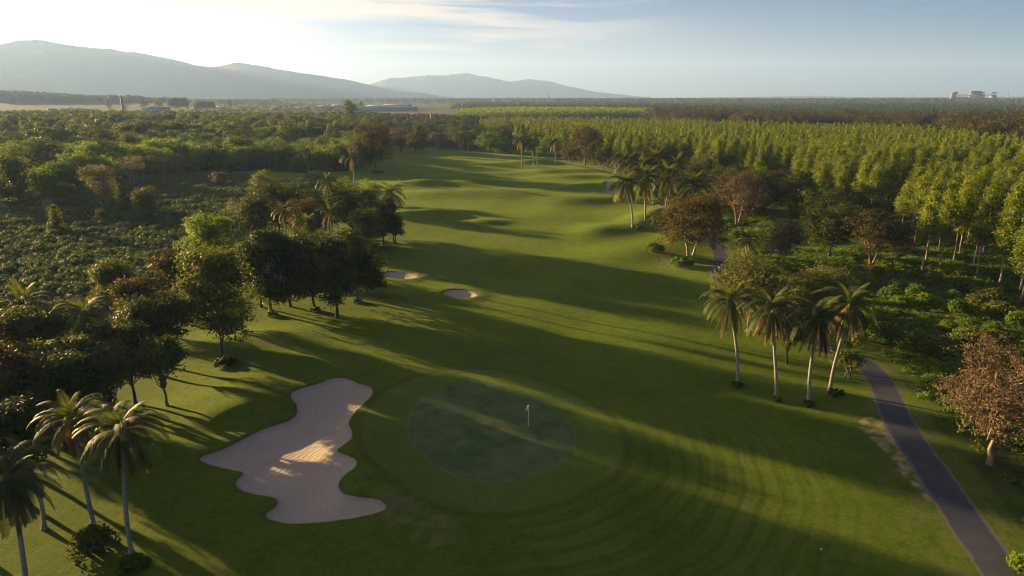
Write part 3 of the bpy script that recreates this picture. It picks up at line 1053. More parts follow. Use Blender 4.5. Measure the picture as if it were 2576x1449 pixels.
# ------------------------------------------------------------------ palms
def frond_mesh(elev, length, droop, mat, seed, npair=44, dead=False):
    rs = np.random.RandomState(seed)
    n = 14
    t = np.linspace(0, 1, n)
    ang = elev - droop * t ** 1.25
    step = length / (n - 1)
    x = np.concatenate([[0], np.cumsum(np.cos(ang[:-1]) * step)])
    z = np.concatenate([[0], np.cumsum(np.sin(ang[:-1]) * step)])
    yb = rs.uniform(-.12, .12) * length * t ** 2
    P = np.stack([x, yb, z], 1)
    mb = MB()
    mb.tube(P, np.linspace(.050, .012, n), 4, False)
    tt = np.linspace(.14, .99, npair)
    for s in (-1, 1):
        B = np.stack([np.interp(tt, t, P[:, k]) for k in range(3)], 1)
        A = np.interp(tt, t, ang)
        fw = np.stack([np.cos(A), np.zeros(npair), np.sin(A)], 1)
        up = np.stack([-np.sin(A), np.zeros(npair), np.cos(A)], 1)
        ln = length * .215 * np.sin(math.pi * (.12 + .80 * tt ** .8)) ** .7 * rs.uniform(.8, 1.1, npair)
        if dead: ln = ln * .8
        sweep = .55 + .5 * tt
        d1 = s * np.array([0, 1.0, 0]) + fw * sweep[:, None] + up * (.22 if not dead else -.1)
        d1 /= np.linalg.norm(d1, axis=1)[:, None]
        mid = B + d1 * (ln * .5)[:, None]
        dr = (.85 if not dead else 1.1) * rs.uniform(.6, 1.3, npair)
        d2 = d1 * .75 + np.array([0, 0, -1.0]) * dr[:, None]
        d2 /= np.linalg.norm(d2, axis=1)[:, None]
        tip = mid + d2 * (ln * .55)[:, None]
        wv = np.cross(d1, up); wv /= np.linalg.norm(wv, axis=1)[:, None] + 1e-9
        wd = fw * (.034 if not dead else .042)
        V = np.stack([B - wd * .6, B + wd * .6, mid + wd, mid - wd, tip], 1).reshape(-1, 3)
        i = np.arange(npair) * 5
        mb.add(V, np.stack([i, i + 1, i + 2, i + 3], 1), np.stack([i + 3, i + 2, i + 4], 1))
    return mb.mesh('frond', mat)


FR = {}
FR['young'] = [frond_mesh(R(80), 3.6, R(45), LM['young'], 1), frond_mesh(R(66), 3.9, R(70), LM['young'], 2), frond_mesh(R(74), 3.7, R(60), LM['young'], 3)]
FR['up'] = [frond_mesh(R(60), 4.5, R(100), LM['palm'], 4), frond_mesh(R(48), 4.6, R(95), LM['palm'], 5), frond_mesh(R(54), 4.4, R(115), LM['palm'], 6)]
FR['mid'] = [frond_mesh(R(30), 4.6, R(100), LM['palm'], 7), frond_mesh(R(16), 4.6, R(90), LM['palm'], 8), frond_mesh(R(24), 4.5, R(108), LM['palm'], 9)]
FR['low'] = [frond_mesh(R(-8), 4.5, R(72), LM['palm'], 10), frond_mesh(R(-24), 4.4, R(60), LM['palm'], 11), frond_mesh(R(-38), 4.4, R(48), LM['palm'], 15)]
FR['dead'] = [frond_mesh(R(-50), 4.3, R(38), LM['dead'], 12, dead=True), frond_mesh(R(-64), 4.4, R(24), LM['dead'], 13, dead=True), frond_mesh(R(-76), 4.1, R(12), LM['dead'], 14, dead=True)]


def nut_mesh():
    mb = MB()
    rs = np.random.RandomState(4)
    for i in range(9):
        a = i * 2.4
        c = np.array([math.cos(a) * .28, math.sin(a) * .28, -.25 - .22 * rs.rand()])
        th = np.linspace(0, math.pi, 6)
        mb.tube(np.stack([np.full(6, c[0]), np.full(6, c[1]), c[2] - .15 * np.cos(th)], 1), .12 * np.sin(th) + .004, 7)
    return mb.mesh('coconuts', plain('coconut_husk', (.16, .12, .04), .6, .3, .3, 5), True)


NUTS = nut_mesh()


def palm(base, crown, label, seed, s=1.0, nfr=20, ndead=7, group=None, bend=.0, name='coconut_palm', xyz=None, H=None):
    rs = random.Random(seed)
    if xyz is None:
        x, y, z = foot(*base)
        d = ray(*crown)
        H = CAM_H + d[2] / d[1] * y - z
        cx_ = d[0] / d[1] * y - x
    else:
        x, y, z = xyz
        cx_ = bend
    e = empty(name, (x, y, z), 0)
    tag(e, label, 'palm tree', group)
    n = 16
    t = np.linspace(0, 1, n)
    cyy = rs.uniform(-.3, .3)
    P = np.stack([cx_ * t ** 1.6 + .12 * np.sin(t * 5 + seed), cyy * t ** 2 + .1 * np.sin(t * 4 + 2 * seed), -.25 + (H + .25) * t], 1)
    P[:, 0] -= .12 * math.sin(seed); P[:, 1] -= .1 * math.sin(2 * seed)
    r = .145 + .05 * (1 - t) ; r[0] = .36; r[1] = .25
    mb = MB(); mb.tube(P, r * s ** .5, 9)
    mb.build('trunk', BK['palm'], e, True)
    top = P[-1]
    def add(kind, a, k):
        me = FR[kind][k % len(FR[kind])]
        f = link('dead_frond' if kind == 'dead' else 'frond', me, e)
        f.location = top
        q = s * rs.uniform(.88, 1.1)
        f.scale = (q, q, q)
        f.rotation_euler = (rs.uniform(-.1, .1), rs.uniform(-.12, .12), a)
        if kind == 'dead': f['label'] = 'dry brown frond hanging down'
    kinds = ['young'] * 3 + ['up'] * int(nfr * .36) + ['mid'] * int(nfr * .42) + ['low'] * int(nfr * .34)
    for i, k in enumerate(kinds):
        add(k, i * 2.39996 + rs.uniform(-.25, .25), rs.randrange(9))
    for i in range(ndead):
        add('dead', i * 2.39996 * 1.3 + rs.uniform(-.4, .4), rs.randrange(9))
    nt = link('coconuts', NUTS, e); nt.location = top; nt.scale = (s, s, s)
    return e


def far_palm_mesh(seed):
    """Whole crown of a palm too far off to show single fronds."""
    rs = random.Random(seed)
    V, Q, T, mi, n = [], [], [], [], 0
    tl = []
    for i in range(24):
        kind = ['young', 'up', 'mid', 'mid', 'low', 'dead'][i % 6]
        me = FR[kind][rs.randrange(len(FR[kind]))]
        co = np.zeros(len(me.vertices) * 3, dtype=np.float32); me.vertices.foreach_get('co', co); co = co.reshape(-1, 3)
        a = i * 2.39996
        ca, sa = math.cos(a), math.sin(a)
        co = np.stack([co[:, 0] * ca - co[:, 1] * sa, co[:, 0] * sa + co[:, 1] * ca, co[:, 2]], 1)
        for p in me.polygons:
            v = [w + n for w in p.vertices]
            (Q if len(v) == 4 else T).append(v)
            (mi if len(v) == 4 else tl).append({'young': 1, 'dead': 2}.get(kind, 0))
        V.append(co); n += len(co)
    return mesh_np('crown', np.concatenate(V), Q, T, [LM['palm'], LM['young'], LM['dead']], mi + tl)


FARPALM = [far_palm_mesh(5), far_palm_mesh(9)]


def far_palm(base, crown, label, seed, s=1.0, group=None, H=None):
    if base is None:
        x, y = at(crown[0], crown[1], H); z = gz(x, y); cx_ = 0
    else:
        x, y, z = foot(*base)
        d = ray(*crown)
        H = CAM_H + d[2] / d[1] * y - z
        cx_ = d[0] / d[1] * y - x
    e = empty('coconut_palm', (x, y, z)); tag(e, label, 'palm tree', group)
    t = np.linspace(0, 1, 10)
    mb = MB(); mb.tube(np.stack([cx_ * t ** 1.5, 0 * t, -.3 + (H + .3) * t], 1), .17 + .1 * (1 - t) ** 3, 7)
    mb.build('trunk', BK['palm'], e, True)
    c = link('crown', FARPALM[seed % 2], e)
    c.location = (cx_, 0, H); c.rotation_euler = (0, 0, seed * 1.3); c.scale = (s, s, s)
    return e

# ------------------------------------------------------------------ trees one can single out
T = px_tree
# left row along the fairway
T('broadleaf_tree', (558, 905), (545, 628), 165, .26, 'round', 'olive', 'grey', 'tall oval tree on one straight grey trunk, nearest to the large bunker', 11, 18, 15000, .22, shell=.5)
T('broadleaf_tree', (681, 788), (650, 575), 152, .18, 'dome', 'dark', 'pale', 'dark dense tree with pale twin trunk right of the tall oval tree', 12, 16, 13000, .23)
T('broadleaf_tree', (791, 778), (785, 585), 124, .24, 'dome', 'dark', 'grey', 'dark dense tree second from the left small bunker', 13, 14, 12000, .23)
T('broadleaf_tree', (896, 757), (890, 582), 152, .13, 'dome', 'dark', 'grey', 'dark round tree nearest to the left small oval bunker', 14, 16, 14000, .22)
T('broadleaf_tree', (658, 772), (610, 612), 90, .30, 'dome', 'brown', 'dark', 'thin-stemmed bronze tree behind the pale twin trunk', 15, 10, 6000, .24)
T('broadleaf_tree', (464, 808), (430, 632), 128, .40, 'round', 'brown', 'dark', 'bronze tree with dark forking trunk left of the tall oval tree', 16, 14, 11000, .23, stems=2)
T('small_tree', (996, 611), (990, 543), 46, .35, 'round', 'dark', 'dark', 'little dark tree alone on the turf at the end of the tree row', 17, 8, 2600, .22)
# dense mass behind that row
T('broadleaf_tree', None, (880, 458), 190, .20, 'dome', 'dark', 'dark', 'broadest dark crown at the back of the middle tree row', 21, 18, 14000, .26, H=12.5)
T('broadleaf_tree', None, (690, 455), 150, .20, 'dome', 'dark', 'dark', 'dark crown left of the broadest dark crown', 22, 14, 10000, .26, H=12.5)
T('broadleaf_tree', None, (960, 500), 90, .2, 'round', 'dark', 'dark', 'dark crown under the palm that leans over the fairway', 23, 10, 6000, .24, H=10)
T('broadleaf_tree', None, (630, 500), 70, .2, 'round', 'olive', 'dark', 'olive crown at the left end of the middle clump', 24, 10, 5000, .25, H=9)
T('broadleaf_tree', None, (770, 500), 120, .2, 'dome', 'brown', 'dark', 'bronze crown sunk between the dark crowns and palms', 25, 12, 8000, .24, H=11)
T('leafy_tree', None, (515, 540), 130, .12, 'round', 'bright', 'dark', 'bright yellow-green bushy tree at the edge of the crop field', 27, 14, 9000, .24, H=8.5)
T('broadleaf_tree', None, (660, 430), 80, .2, 'round', 'olive', 'dark', 'olive tree beyond the middle clump, at the crop field corner', 28, 10, 5000, .26, H=9)
T('broadleaf_tree', None, (850, 448), 70, .2, 'round', 'scrub', 'dark', 'light green tree peeping over the broadest dark crown', 29, 10, 4000, .26, H=9)
T('broadleaf_tree', None, (930, 452), 60, .2, 'round', 'scrub', 'dark', 'light green bush tree left of the leaning palm', 30, 8, 3000, .26, H=7)
# near left mass
T('broadleaf_tree', None, (375, 742), 175, .48, 'dome', 'dark', 'dark', 'broad dark tree in the near left mass, left of the forked trunk', 31, 18, 15000, .21, H=9.5, dens=.75, shell=.35)
T('broadleaf_tree', None, (275, 650), 120, .35, 'dome', 'olive', 'dark', 'olive tree standing up against the crop field', 32, 12, 9000, .22, H=9)
T('broadleaf_tree', None, (232, 812), 140, .5, 'dome', 'brown', 'dark', 'bronze-topped tree in front of the palm by the crop field', 33, 14, 12000, .2, H=9, dens=.7, shell=.3)
T('broadleaf_tree', None, (70, 772), 185, .48, 'dome', 'olive', 'dark', 'greyish olive tree at the left picture edge', 34, 16, 13000, .2, H=10)
T('broadleaf_tree', None, (400, 872), 105, .55, 'dome', 'olive', 'grey', 'low olive tree overhanging the turf at the end of the left mass', 35, 12, 9000, .2, H=7, dens=.7, shell=.3)
T('broadleaf_tree', None, (255, 880), 150, .55, 'dome', 'dark', 'dark', 'dark tree in the front of the left mass', 36, 14, 11000, .2, H=8, dens=.7, shell=.3)
T('broadleaf_tree', None, (120, 895), 170, .5, 'dome', 'dark', 'dark', 'shaded tree directly above the two front palms', 37, 16, 12000, .2, H=9, dens=.7, shell=.3)
T('broadleaf_tree', None, (-30, 880), 180, .35, 'dome', 'brown', 'dark', 'bronze tree half cut by the left picture edge', 38, 16, 11000, .2, H=10.5)
T('broadleaf_tree', None, (10, 1000), 180, .35, 'dome', 'dark', 'dark', 'dark tree at the left edge behind the front palms', 39, 16, 11000, .19, H=9)
T('broadleaf_tree', None, (-160, 760), 150, .4, 'dome', 'dark', 'dark', 'dark tree just outside the left picture edge', 41, 14, 8000, .24, H=9)
T('broadleaf_tree', None, (-190, 1000), 180, .3, 'dome', 'dark', 'dark', 'dark tree outside the lower left picture edge', 42, 14, 8000, .24, H=11)
T('broadleaf_tree', None, (330, 700), 110, .42, 'dome', 'brown', 'dark', 'bronze crown between the crop field and the broad dark tree', 43, 12, 8000, .22, H=10)
T('broadleaf_tree', None, (165, 850), 120, .45, 'dome', 'olive', 'dark', 'olive crown sunk between the bronze crowns of the left mass', 44, 12, 8000, .2, H=9)
T('broadleaf_tree', None, (310, 820), 110, .48, 'dome', 'dark', 'dark', 'small dark green crown in the middle of the near left mass', 45, 12, 8000, .2, H=8.5)
T('broadleaf_tree', None, (60, 860), 120, .45, 'dome', 'olive', 'dark', 'olive-grey crown near the left picture edge', 47, 12, 8000, .2, H=9)
T('broadleaf_tree', None, (-70, 800), 160, .4, 'dome', 'brown', 'dark', 'bronze crown just past the left picture edge', 48, 12, 6000, .22, H=10.5)
T('broadleaf_tree', None, (765, 468), 140, .15, 'dome', 'dark', 'dark', 'dark crown filling the back of the middle clump left of the broadest crown', 66, 14, 9000, .25, H=11.5)
T('broadleaf_tree', None, (915, 525), 100, .15, 'dome', 'olive', 'dark', 'olive crown below the broadest dark crown, facing the fairway', 67, 12, 7000, .24, H=9)
T('broadleaf_tree', None, (715, 600), 95, .15, 'dome', 'dark', 'dark', 'dark crown between the two dark dense row trees', 49, 14, 9000, .23, H=10.5)
T('broadleaf_tree', None, (835, 600), 90, .18, 'dome', 'dark', 'dark', 'dark crown filling the gap behind the row by the small bunker', 50, 14, 9000, .23, H=11.5)
T('leafy_tree', None, (1640, 455), 120, .05, 'dome', 'weed', 'dark', 'dark green thicket tree under the palms of the right clump', 63, 12, 7000, .25, H=6.5)
T('leafy_tree', None, (1700, 465), 110, .05, 'dome', 'dark', 'dark', 'dark thicket tree at the right foot of the palm clump', 64, 12, 7000, .25, H=6.5)
T('leafy_tree', None, (1610, 440), 80, .05, 'dome', 'olive', 'dark', 'olive thicket tree at the left back of the palm clump', 65, 12, 5000, .25, H=6)
# crop field trees
CF = 'lone trees in the crop field'
T('pale_tree', (339, 474), (335, 391), 74, .42, 'round', 'pale', 'pale', 'pale half-bare tree with white fan of stems in the crop field', 51, 14, 3000, .24, CF, stems=4, twigs=7)
T('pale_tree', (263, 529), (246, 413), 88, .30, 'round', 'pale', 'pale', 'pale tan-leaved tree left of the white fan of stems', 52, 16, 6500, .24, CF, stems=2, twigs=3)
T('pale_tree', (414, 447), (412, 388), 66, .40, 'round', 'pale', 'pale', 'small pale tree with slanting white trunk right of the white fan', 53, 10, 3000, .26, CF, stems=2, twigs=2)
T('leafy_tree', (318, 543), (316, 466), 54, .16, 'cone', 'olive', 'dark', 'olive oval tree, left of a pair in the crop field', 54, 12, 4200, .22, CF)
T('leafy_tree', (376, 563), (371, 470), 66, .20, 'round', 'olive', 'grey', 'olive oval tree, right of a pair in the crop field', 55, 14, 5200, .22, CF)
T('small_tree', (147, 594), (148, 518), 48, .06, 'cone', 'olive', 'dark', 'dense pointed tree lowest in the crop field', 56, 10, 3800, .2, CF)
T('small_tree', (259, 566), (257, 526), 40, .08, 'cone', 'olive', 'dark', 'low pointed tree between the pair and the lowest pointed tree', 57, 8, 2200, .2, CF)
T('umbrella_tree', (124, 536), (110, 464), 78, .55, 'umbrella', 'olive', 'pale', 'flat-topped tree with pale trunk at the left field edge', 58, 12, 3200, .25, CF, stems=2)
T('umbrella_tree', (161, 526), (150, 462), 62, .52, 'umbrella', 'olive', 'pale', 'flat-topped tree touching the left flat-topped neighbour', 59, 12, 2600, .25, CF, stems=2)
T('umbrella_tree', None, (109, 438), 60, .6, 'umbrella', 'scrub', 'grey', 'small flat-topped tree above the two flat-topped ones', 60, 10, 2400, .26, CF, H=10)
T('bare_tree', (590, 590), (588, 500), 70, .3, 'round', 'pale', 'pale', 'nearly bare grey tree at the field edge by the bright bushy tree', 61, 10, 1100, .2, CF, stems=4, twigs=7)
T('broadleaf_tree', (552, 474), (552, 434), 44, .25, 'dome', 'brown', 'dark', 'small bronze tree at the back edge of the crop field', 62, 8, 2200, .26, CF)
# trees beyond, left of the fairway end
T('broadleaf_tree', (944, 431), (925, 306), 92, .28, 'round', 'brown', 'grey', 'tall bronze tree at the left of the far fairway end', 71, 16, 8000, .33)
T('broadleaf_tree', (919, 434), (905, 345), 60, .3, 'round', 'brown', 'grey', 'bronze tree left of the tall bronze tree', 72, 12, 4500, .33)
T('broadleaf_tree', None, (862, 362), 92, .15, 'dome', 'brown', 'dark', 'broad bronze tree behind the lone far palm', 73, 14, 6500, .32, H=11)
T('leafy_tree', (885, 268 + 60), (885, 252), 38, .45, 'round', 'olive', 'grey', 'tall tree standing alone above the far tree line', 74, 14, 3000, .55)
T('broadleaf_tree', None, (600, 300), 70, .2, 'dome', 'dark', 'dark', 'large dark tree on the skyline of the left scrub', 75, 12, 4000, .5, H=15)
T('broadleaf_tree', None, (330, 280), 80, .2, 'dome', 'dry', 'dark', 'broad brown tree in front of the white factory roofs', 76, 12, 4000, .5, H=16)
T('broadleaf_tree', None, (215, 276), 70, .2, 'dome', 'dry', 'dark', 'brown tree left of the white factory roofs', 77, 12, 3500, .5, H=16)
# far end of the fairway
T('flowering_tree', (1101, 376), (1103, 334), 50, .42, 'umbrella', 'rose', 'pale', 'rosy half-bare tree at the far end of the fairway', 81, 12, 2600, .38, stems=3, twigs=3)
T('broadleaf_tree', None, (1005, 318), 74, .2, 'dome', 'rose', 'dark', 'broad rosy-brown tree beyond the fairway end', 82, 12, 3500, .42, H=14)
T('broadleaf_tree', None, (1043, 330), 52, .2, 'dome', 'dry', 'dark', 'brown tree right of the broad rosy-brown tree', 83, 10, 2600, .42, H=12)
T('shrub', (1013, 372), (1013, 340), 15, .1, 'cone', 'bright', 'dark', 'narrow bright green shrub at the far fairway corner', 84, 7, 900, .3)
T('broadleaf_tree', (1472, 416), (1465, 318), 80, .40, 'umbrella', 'brown', 'grey', 'tall bronze spreading tree right of the four far palms', 85, 16, 5500, .34, stems=1)
T('broadleaf_tree', (1431, 408), (1432, 358), 48, .3, 'dome', 'dry', 'grey', 'small brown tree between the far palms and the bronze spreading tree', 86, 10, 2500, .32)
T('broadleaf_tree', (1517, 427), (1514, 365), 54, .28, 'dome', 'dark', 'grey', 'dark rounded tree by the far bend of the path', 87, 10, 3200, .32)
T('broadleaf_tree', None, (1225, 330), 70, .05, 'dome', 'weed', 'dark', 'dark green bushy tree right of the paired far palms', 88, 12, 3500, .4, H=12)
T('broadleaf_tree', None, (1268, 345), 46, .05, 'dome', 'scrub', 'dark', 'green bushy tree left of the four far palms', 89, 10, 2500, .4, H=9)
# right-hand clump
T('broadleaf_tree', (1737, 642), (1708, 486), 190, .24, 'dome', 'brown', 'pale', 'broad bronze tree in front of the right palm clump', 91, 20, 15000, .24, stems=2)
T('bare_tree', (1854, 566), (1846, 428), 132, .40, 'umbrella', 'rose', 'rose', 'rosy half-bare spreading tree right of the palm clump', 92, 20, 7000, .22, stems=2, twigs=6)
T('leafy_tree', None, (1815, 392), 68, .15, 'round', 'bright', 'dark', 'bright green bushy tree above the rosy half-bare tree', 93, 12, 4500, .28, H=9)
T('umbrella_tree', None, (1735, 352), 130, .45, 'umbrella', 'brown', 'dark', 'wide flat-topped olive-brown tree before the plantation', 94, 20, 6500, .3, H=13)
T('umbrella_tree', None, (1650, 372), 90, .45, 'umbrella', 'brown', 'dark', 'flat-topped brown tree left of the wide flat-topped tree', 95, 14, 4500, .3, H=11)
T('umbrella_tree', None, (1790, 375), 90, .45, 'umbrella', 'olive', 'dark', 'olive flat-topped tree right of the wide flat-topped tree', 96, 14, 4500, .3, H=12)
T('broadleaf_tree', None, (1890, 430), 110, .2, 'dome', 'dark', 'dark', 'dark tree behind the rosy half-bare tree', 97, 12, 6000, .27, H=10)
T('broadleaf_tree', (2085, 645), (2088, 488), 135, .26, 'round', 'dark', 'dark', 'nearly black round tree left of the brown tangled tree', 98, 18, 12000, .23)
T('bare_tree', (2195, 664), (2210, 528), 205, .34, 'dome', 'dry', 'rose', 'brown tangled tree in front of the plantation trunks', 99, 22, 9500, .22, stems=2, twigs=6)
T('bare_tree', (1968, 668), (1960, 552), 110, .35, 'dome', 'rose', 'rose', 'grey-brown half-bare tree with forked reddish trunk', 100, 16, 4200, .21, stems=2, twigs=6)
T('leafy_tree', None, (1900, 642), 200, .14, 'dome', 'light', 'grey', 'broad light olive tree right behind the four front palms', 101, 18, 15000, .19, H=10.5)
T('leafy_tree', None, (2085, 662), 190, .14, 'dome', 'light', 'grey', 'light olive tree behind the two right front palms', 102, 16, 14000, .19, H=9.5)
T('small_tree', (2130, 952), (2135, 850), 62, .35, 'round', 'olive', 'grey', 'spindly small tree where the path passes the front palms', 103, 10, 1500, .17, stems=3, twigs=4)
T('broadleaf_tree', (1978, 914), (1985, 780), 60, .4, 'round', 'dark', 'dark', 'dark trunked tree between the two left front palms', 104, 10, 3500, .2)
T('flowering_tree', (2488, 1167), (2500, 852), 285, .25, 'round', 'pink', 'rose', 'pinkish-brown leafed tree at the right picture edge', 105, 24, 13000, .125, stems=1, twigs=5, shell=.4)

# ------------------------------------------------------------------ palms
FP = 'palms in the front left corner'
palm((335, 1412), (306, 1080), 'tall palm with slim straight trunk, nearest to the large bunker', 3, .70, 30, 11, FP)
palm((240, 1336), (180, 1052), 'palm with slightly leaning trunk above a round shrub', 4, .66, 26, 10, FP)
palm((72, 1490), (8, 1215), 'palm cut by the left picture edge, trunk leaning right', 5, .74, 28, 11, FP)
palm((110, 1330), (62, 1165), 'palm with mostly hidden trunk behind the cut palm', 6, .7, 18, 6, FP)
RP = 'palms beside the cart path'
palm((1854, 967), (1840, 755), 'leftmost of four palms by the cart path', 7, .84, 22, 16, RP)
palm((1952, 1002), (1946, 778), 'second palm from the left by the path, black trunk foot', 8, .86, 22, 16, RP)
palm((2034, 1014), (2060, 800), 'third palm by the path, standing in a dark ring', 9, .92, 22, 15, RP)
palm((2088, 984), (2133, 765), 'rightmost palm by the path, trunk curving to the right', 10, .88, 20, 12, RP)
MP = 'palms among the middle tree clump'
palm(None, None, 'pale palm with sunlit tip in the left of the middle clump', 11, .66, 18, 4, MP, xyz=(*at(710, 529, 11), 0), H=11)
palm(None, None, 'palm low in the centre of the middle clump', 12, .62, 18, 4, MP, xyz=(*at(772, 560, 11), 0), H=11)
palm(None, None, 'palm with light fronds right of centre in the middle clump', 13, .68, 18, 4, MP, xyz=(*at(834, 532, 11), 0), H=11)
palm(None, None, 'palm leaning out over the fairway at the right of the middle clump', 14, 1.0, 18, 5, MP, xyz=(*at(985, 486, 11), 0), H=11)
palm(None, None, 'palm top standing behind the broadest dark crown', 15, .72, 16, 3, MP, xyz=(*at(822, 458, 13), 0), H=13)
palm(None, None, 'palm with bent fronds by the crop field, left edge', 16, .85, 18, 4, MP, xyz=(*at(60, 762, 9), 0), H=9)
palm(None, None, 'light green palm among the bronze trees of the near left mass', 17, .8, 18, 4, MP, xyz=(*at(207, 792, 9), 0), H=9)
palm(None, None, 'small bright palm in the shade above the front palms', 18, .6, 14, 3, MP, xyz=(*at(108, 930, 7.5), 0), H=7.5)
RC = 'palms in the right clump'
palm((1591, 570), (1577, 462), 'front palm of the right clump, brown skirt and twin stem', 19, 1.15, 24, 14, RC)
palm(None, None, 'palm of the right clump just behind the front one', 20, 1.3, 24, 9, RC, xyz=(*at(1628, 446, 12), 0), H=12)
palm(None, None, 'highest left palm of the right clump', 21, 1.35, 22, 8, RC, xyz=(*at(1578, 404, 12), 0), H=12)
palm(None, None, 'tallest palm in the middle of the right clump', 22, 1.35, 22, 8, RC, xyz=(*at(1650, 402, 13), 0), H=13)
palm(None, None, 'wide bluish palm in the heart of the right clump', 23, 1.35, 24, 8, RC, xyz=(*at(1680, 438, 11), 0), H=11)
palm(None, None, 'palm at the right end of the right clump', 24, 1.35, 22, 9, RC, xyz=(*at(1745, 466, 10.5), 0), H=10.5)
palm(None, None, 'half hidden palm at the back of the right clump', 25, 1.25, 20, 6, RC, xyz=(*at(1612, 415, 11), 0), H=11)
palm(None, None, 'lower palm right of the tallest palm', 26, 1.25, 20, 6, RC, xyz=(*at(1705, 412, 10), 0), H=10)
palm((1880, 645), (1880, 603), 'short young palm beside the cart path bend', 27, .72, 16, 4, RC)
FPG = 'far palms by the end of the fairway'
far_palm((1156, 386), (1157, 341), 'left palm of the close far pair', 1, 1.05, FPG)
far_palm((1161, 386.5), (1165, 348), 'short palm inside the close far pair', 2, .9, FPG)
far_palm((1177, 387.5), (1181, 338), 'right palm of the close far pair', 3, 1.15, FPG)
far_palm((1314, 410), (1311, 352), 'leftmost of the four far palms on the mound', 4, 1.1, FPG)
far_palm((1343, 409.6), (1337, 367), 'short palm second of the four far palms', 5, .9, FPG)
far_palm((1352, 410), (1351, 343), 'tallest of the four far palms', 6, 1.1, FPG)
far_palm((1397, 413.5), (1398, 358), 'rightmost of the four far palms, thick foot', 7, 1.2, FPG)
far_palm((778, 434), (769, 380), 'far palm with brown skirt standing left of the bronze trees', 8, 1.1, FPG)
far_palm((892, 457), (884, 396), 'far palm with slim white trunk before the bronze trees', 9, 1.2, FPG)
far_palm(None, (575, 318), 'palm top in the left scrub', 10, 1.3, FPG, H=11)
far_palm(None, (838, 322), 'palm top near the far skyline left of the fairway', 11, 1.2, FPG, H=13)

# ------------------------------------------------------------------ things of the golf hole
def flag_pin():
    x, y, z = foot(1329, 1073)
    e = empty('golf_flag', (x, y, z)); tag(e, 'white flag on a thin pole in the putting green hole', 'flag')
    m = MB(); m.tube([(0, 0, -.05), (0, 0, 1.5)], .022, 8)
    m.build('pole', plain('pole_yellow', (.62, .52, .28), .4, .4, .1), e, True)
    m = MB(); m.tube([(0, 0, 1.5), (0, 0, 2.2)], .022, 8)
    m.build('pole', plain('pole_white', (.75, .75, .74), .4, .4, .05), e, True)
    rs = np.linspace(0, 1, 9)
    m = MB()
    W_ = .42 * rs
    yy = .06 * np.sin(rs * 5)
    topz, botz = 2.19 - .12 * rs, 1.72 + .10 * rs * 1
    F = np.concatenate([np.stack([-.022 - W_ * .62, yy - W_ * .5, topz - .25 * rs ** 2], 1), np.stack([-.022 - W_ * .62, yy - W_ * .5, botz - .10 * rs], 1)])
    B = F + np.array([0, .012, 0])
    V = np.concatenate([F, B]); Q = []
    for i in range(8):
        Q += [[i, i + 1, 10 + i, 9 + i], [18 + i, 27 + i, 28 + i, 19 + i], [i, 18 + i, 19 + i, i + 1], [9 + i, 10 + i, 28 + i, 27 + i]]
    m.add(V, Q); m.build('flag_cloth', plain('flag_white', (.82, .82, .80), .7, .1, .04), e)
    m = MB(); m.tube([(0, 0, .006), (0, 0, .012)], [.11, .11], 18)
    m.build('cup', plain('cup_dark', (.02, .02, .02)), e)


flag_pin()
x, y, z = foot(2066, 1382)
m = MB(); m.tube([(0, 0, -.1), (0, 0, .05), (0, 0, .07)], [.11, .11, .09], 16)
o = m.build('sprinkler_head', plain('lid_grey', (.22, .25, .25), .6)); o.location = (x, y, z); tag(o, 'small pale round lid set in the turf near the lower right', 'sprinkler')


# low leafy plants -------------------------------------------------
def bush_mesh(rad, h, n, leaf, mat, seed, jit=.9):
    rs = np.random.RandomState(seed)
    lob = []
    for i in range(9):
        a = i * 2.4; r = rad * math.sqrt(i / 9) * .75
        lob.append((math.cos(a) * r, math.sin(a) * r, h * (.62 - .30 * (i / 9)) * rs.uniform(.8, 1.1), h * rs.uniform(.34, .46)))
    P, d, k = lobe_cloud(np.array(lob), n, rs, .45, 1.0, .8)
    P[:, 2] = np.maximum(P[:, 2], .03)
    V, Q = leaves(P, d, leaf, rs, jit)
    me = mesh_np('foliage', V, Q, None, [mat])
    mb = MB()
    for l in lob[:7]:
        mb.tube(twig_path((l[0] * .2, l[1] * .2, -.1), l[:3], rs, 5, .03, .08), np.linspace(.04, .012, 5) * max(1, rad), 4)
    return me, mb.mesh('stem', BK['dark'])


def bush(pos, width, h, mat, label, seed, n=900, leaf=.14, cat='bush', group=None, name='bush'):
    x, y, z = foot(*pos)
    dep = y * cp + CAM_H * sp
    rad = width / 2 / FOC * dep
    me = bush_mesh(rad, h, n, leaf, LM[mat], seed)
    return put_tree(name, me, (x, y, z), label, cat, group, 0, (1, 1, 1), ('foliage', 'stem'))


bush((236, 1385), 100, 1.9, 'olive', 'round shrub at the foot of the leaning front palm', 1, 2200, .13)
bush((334, 1428), 78, .9, 'weed', 'tuft of weeds round the foot of the tall front palm', 2, 1500, .12)
bush((566, 918), 68, 1.0, 'dark', 'dark tuft round the foot of the tall oval tree', 3, 1300, .12)
bush((1854, 972), 40, .5, 'weed', 'weeds round the foot of the leftmost path palm', 4, 600, .1)
bush((1953, 1008), 34, .45, 'weed', 'weeds round the black foot of the second path palm', 5, 500, .1)
bush((2034, 1020), 36, .5, 'dark', 'dark ring of weeds round the third path palm', 6, 600, .1)
bush((2100, 992), 60, .6, 'dark', 'dark weeds by the foot of the curving path palm', 7, 800, .1)
bush((1645, 634), 62, 1.9, 'weed', 'rounded green bush left under the broad bronze tree', 8, 1500, .17)
bush((1712, 668), 82, 1.7, 'weed', 'wide low green bush under the broad bronze tree', 9, 1900, .16)
bush((1605, 570), 34, .9, 'weed', 'small bush by the foot of the front clump palm', 10, 500, .15)
bush((684, 793), 34, .6, 'weed', 'tuft at the foot of the pale twin trunk', 11, 500, .12)
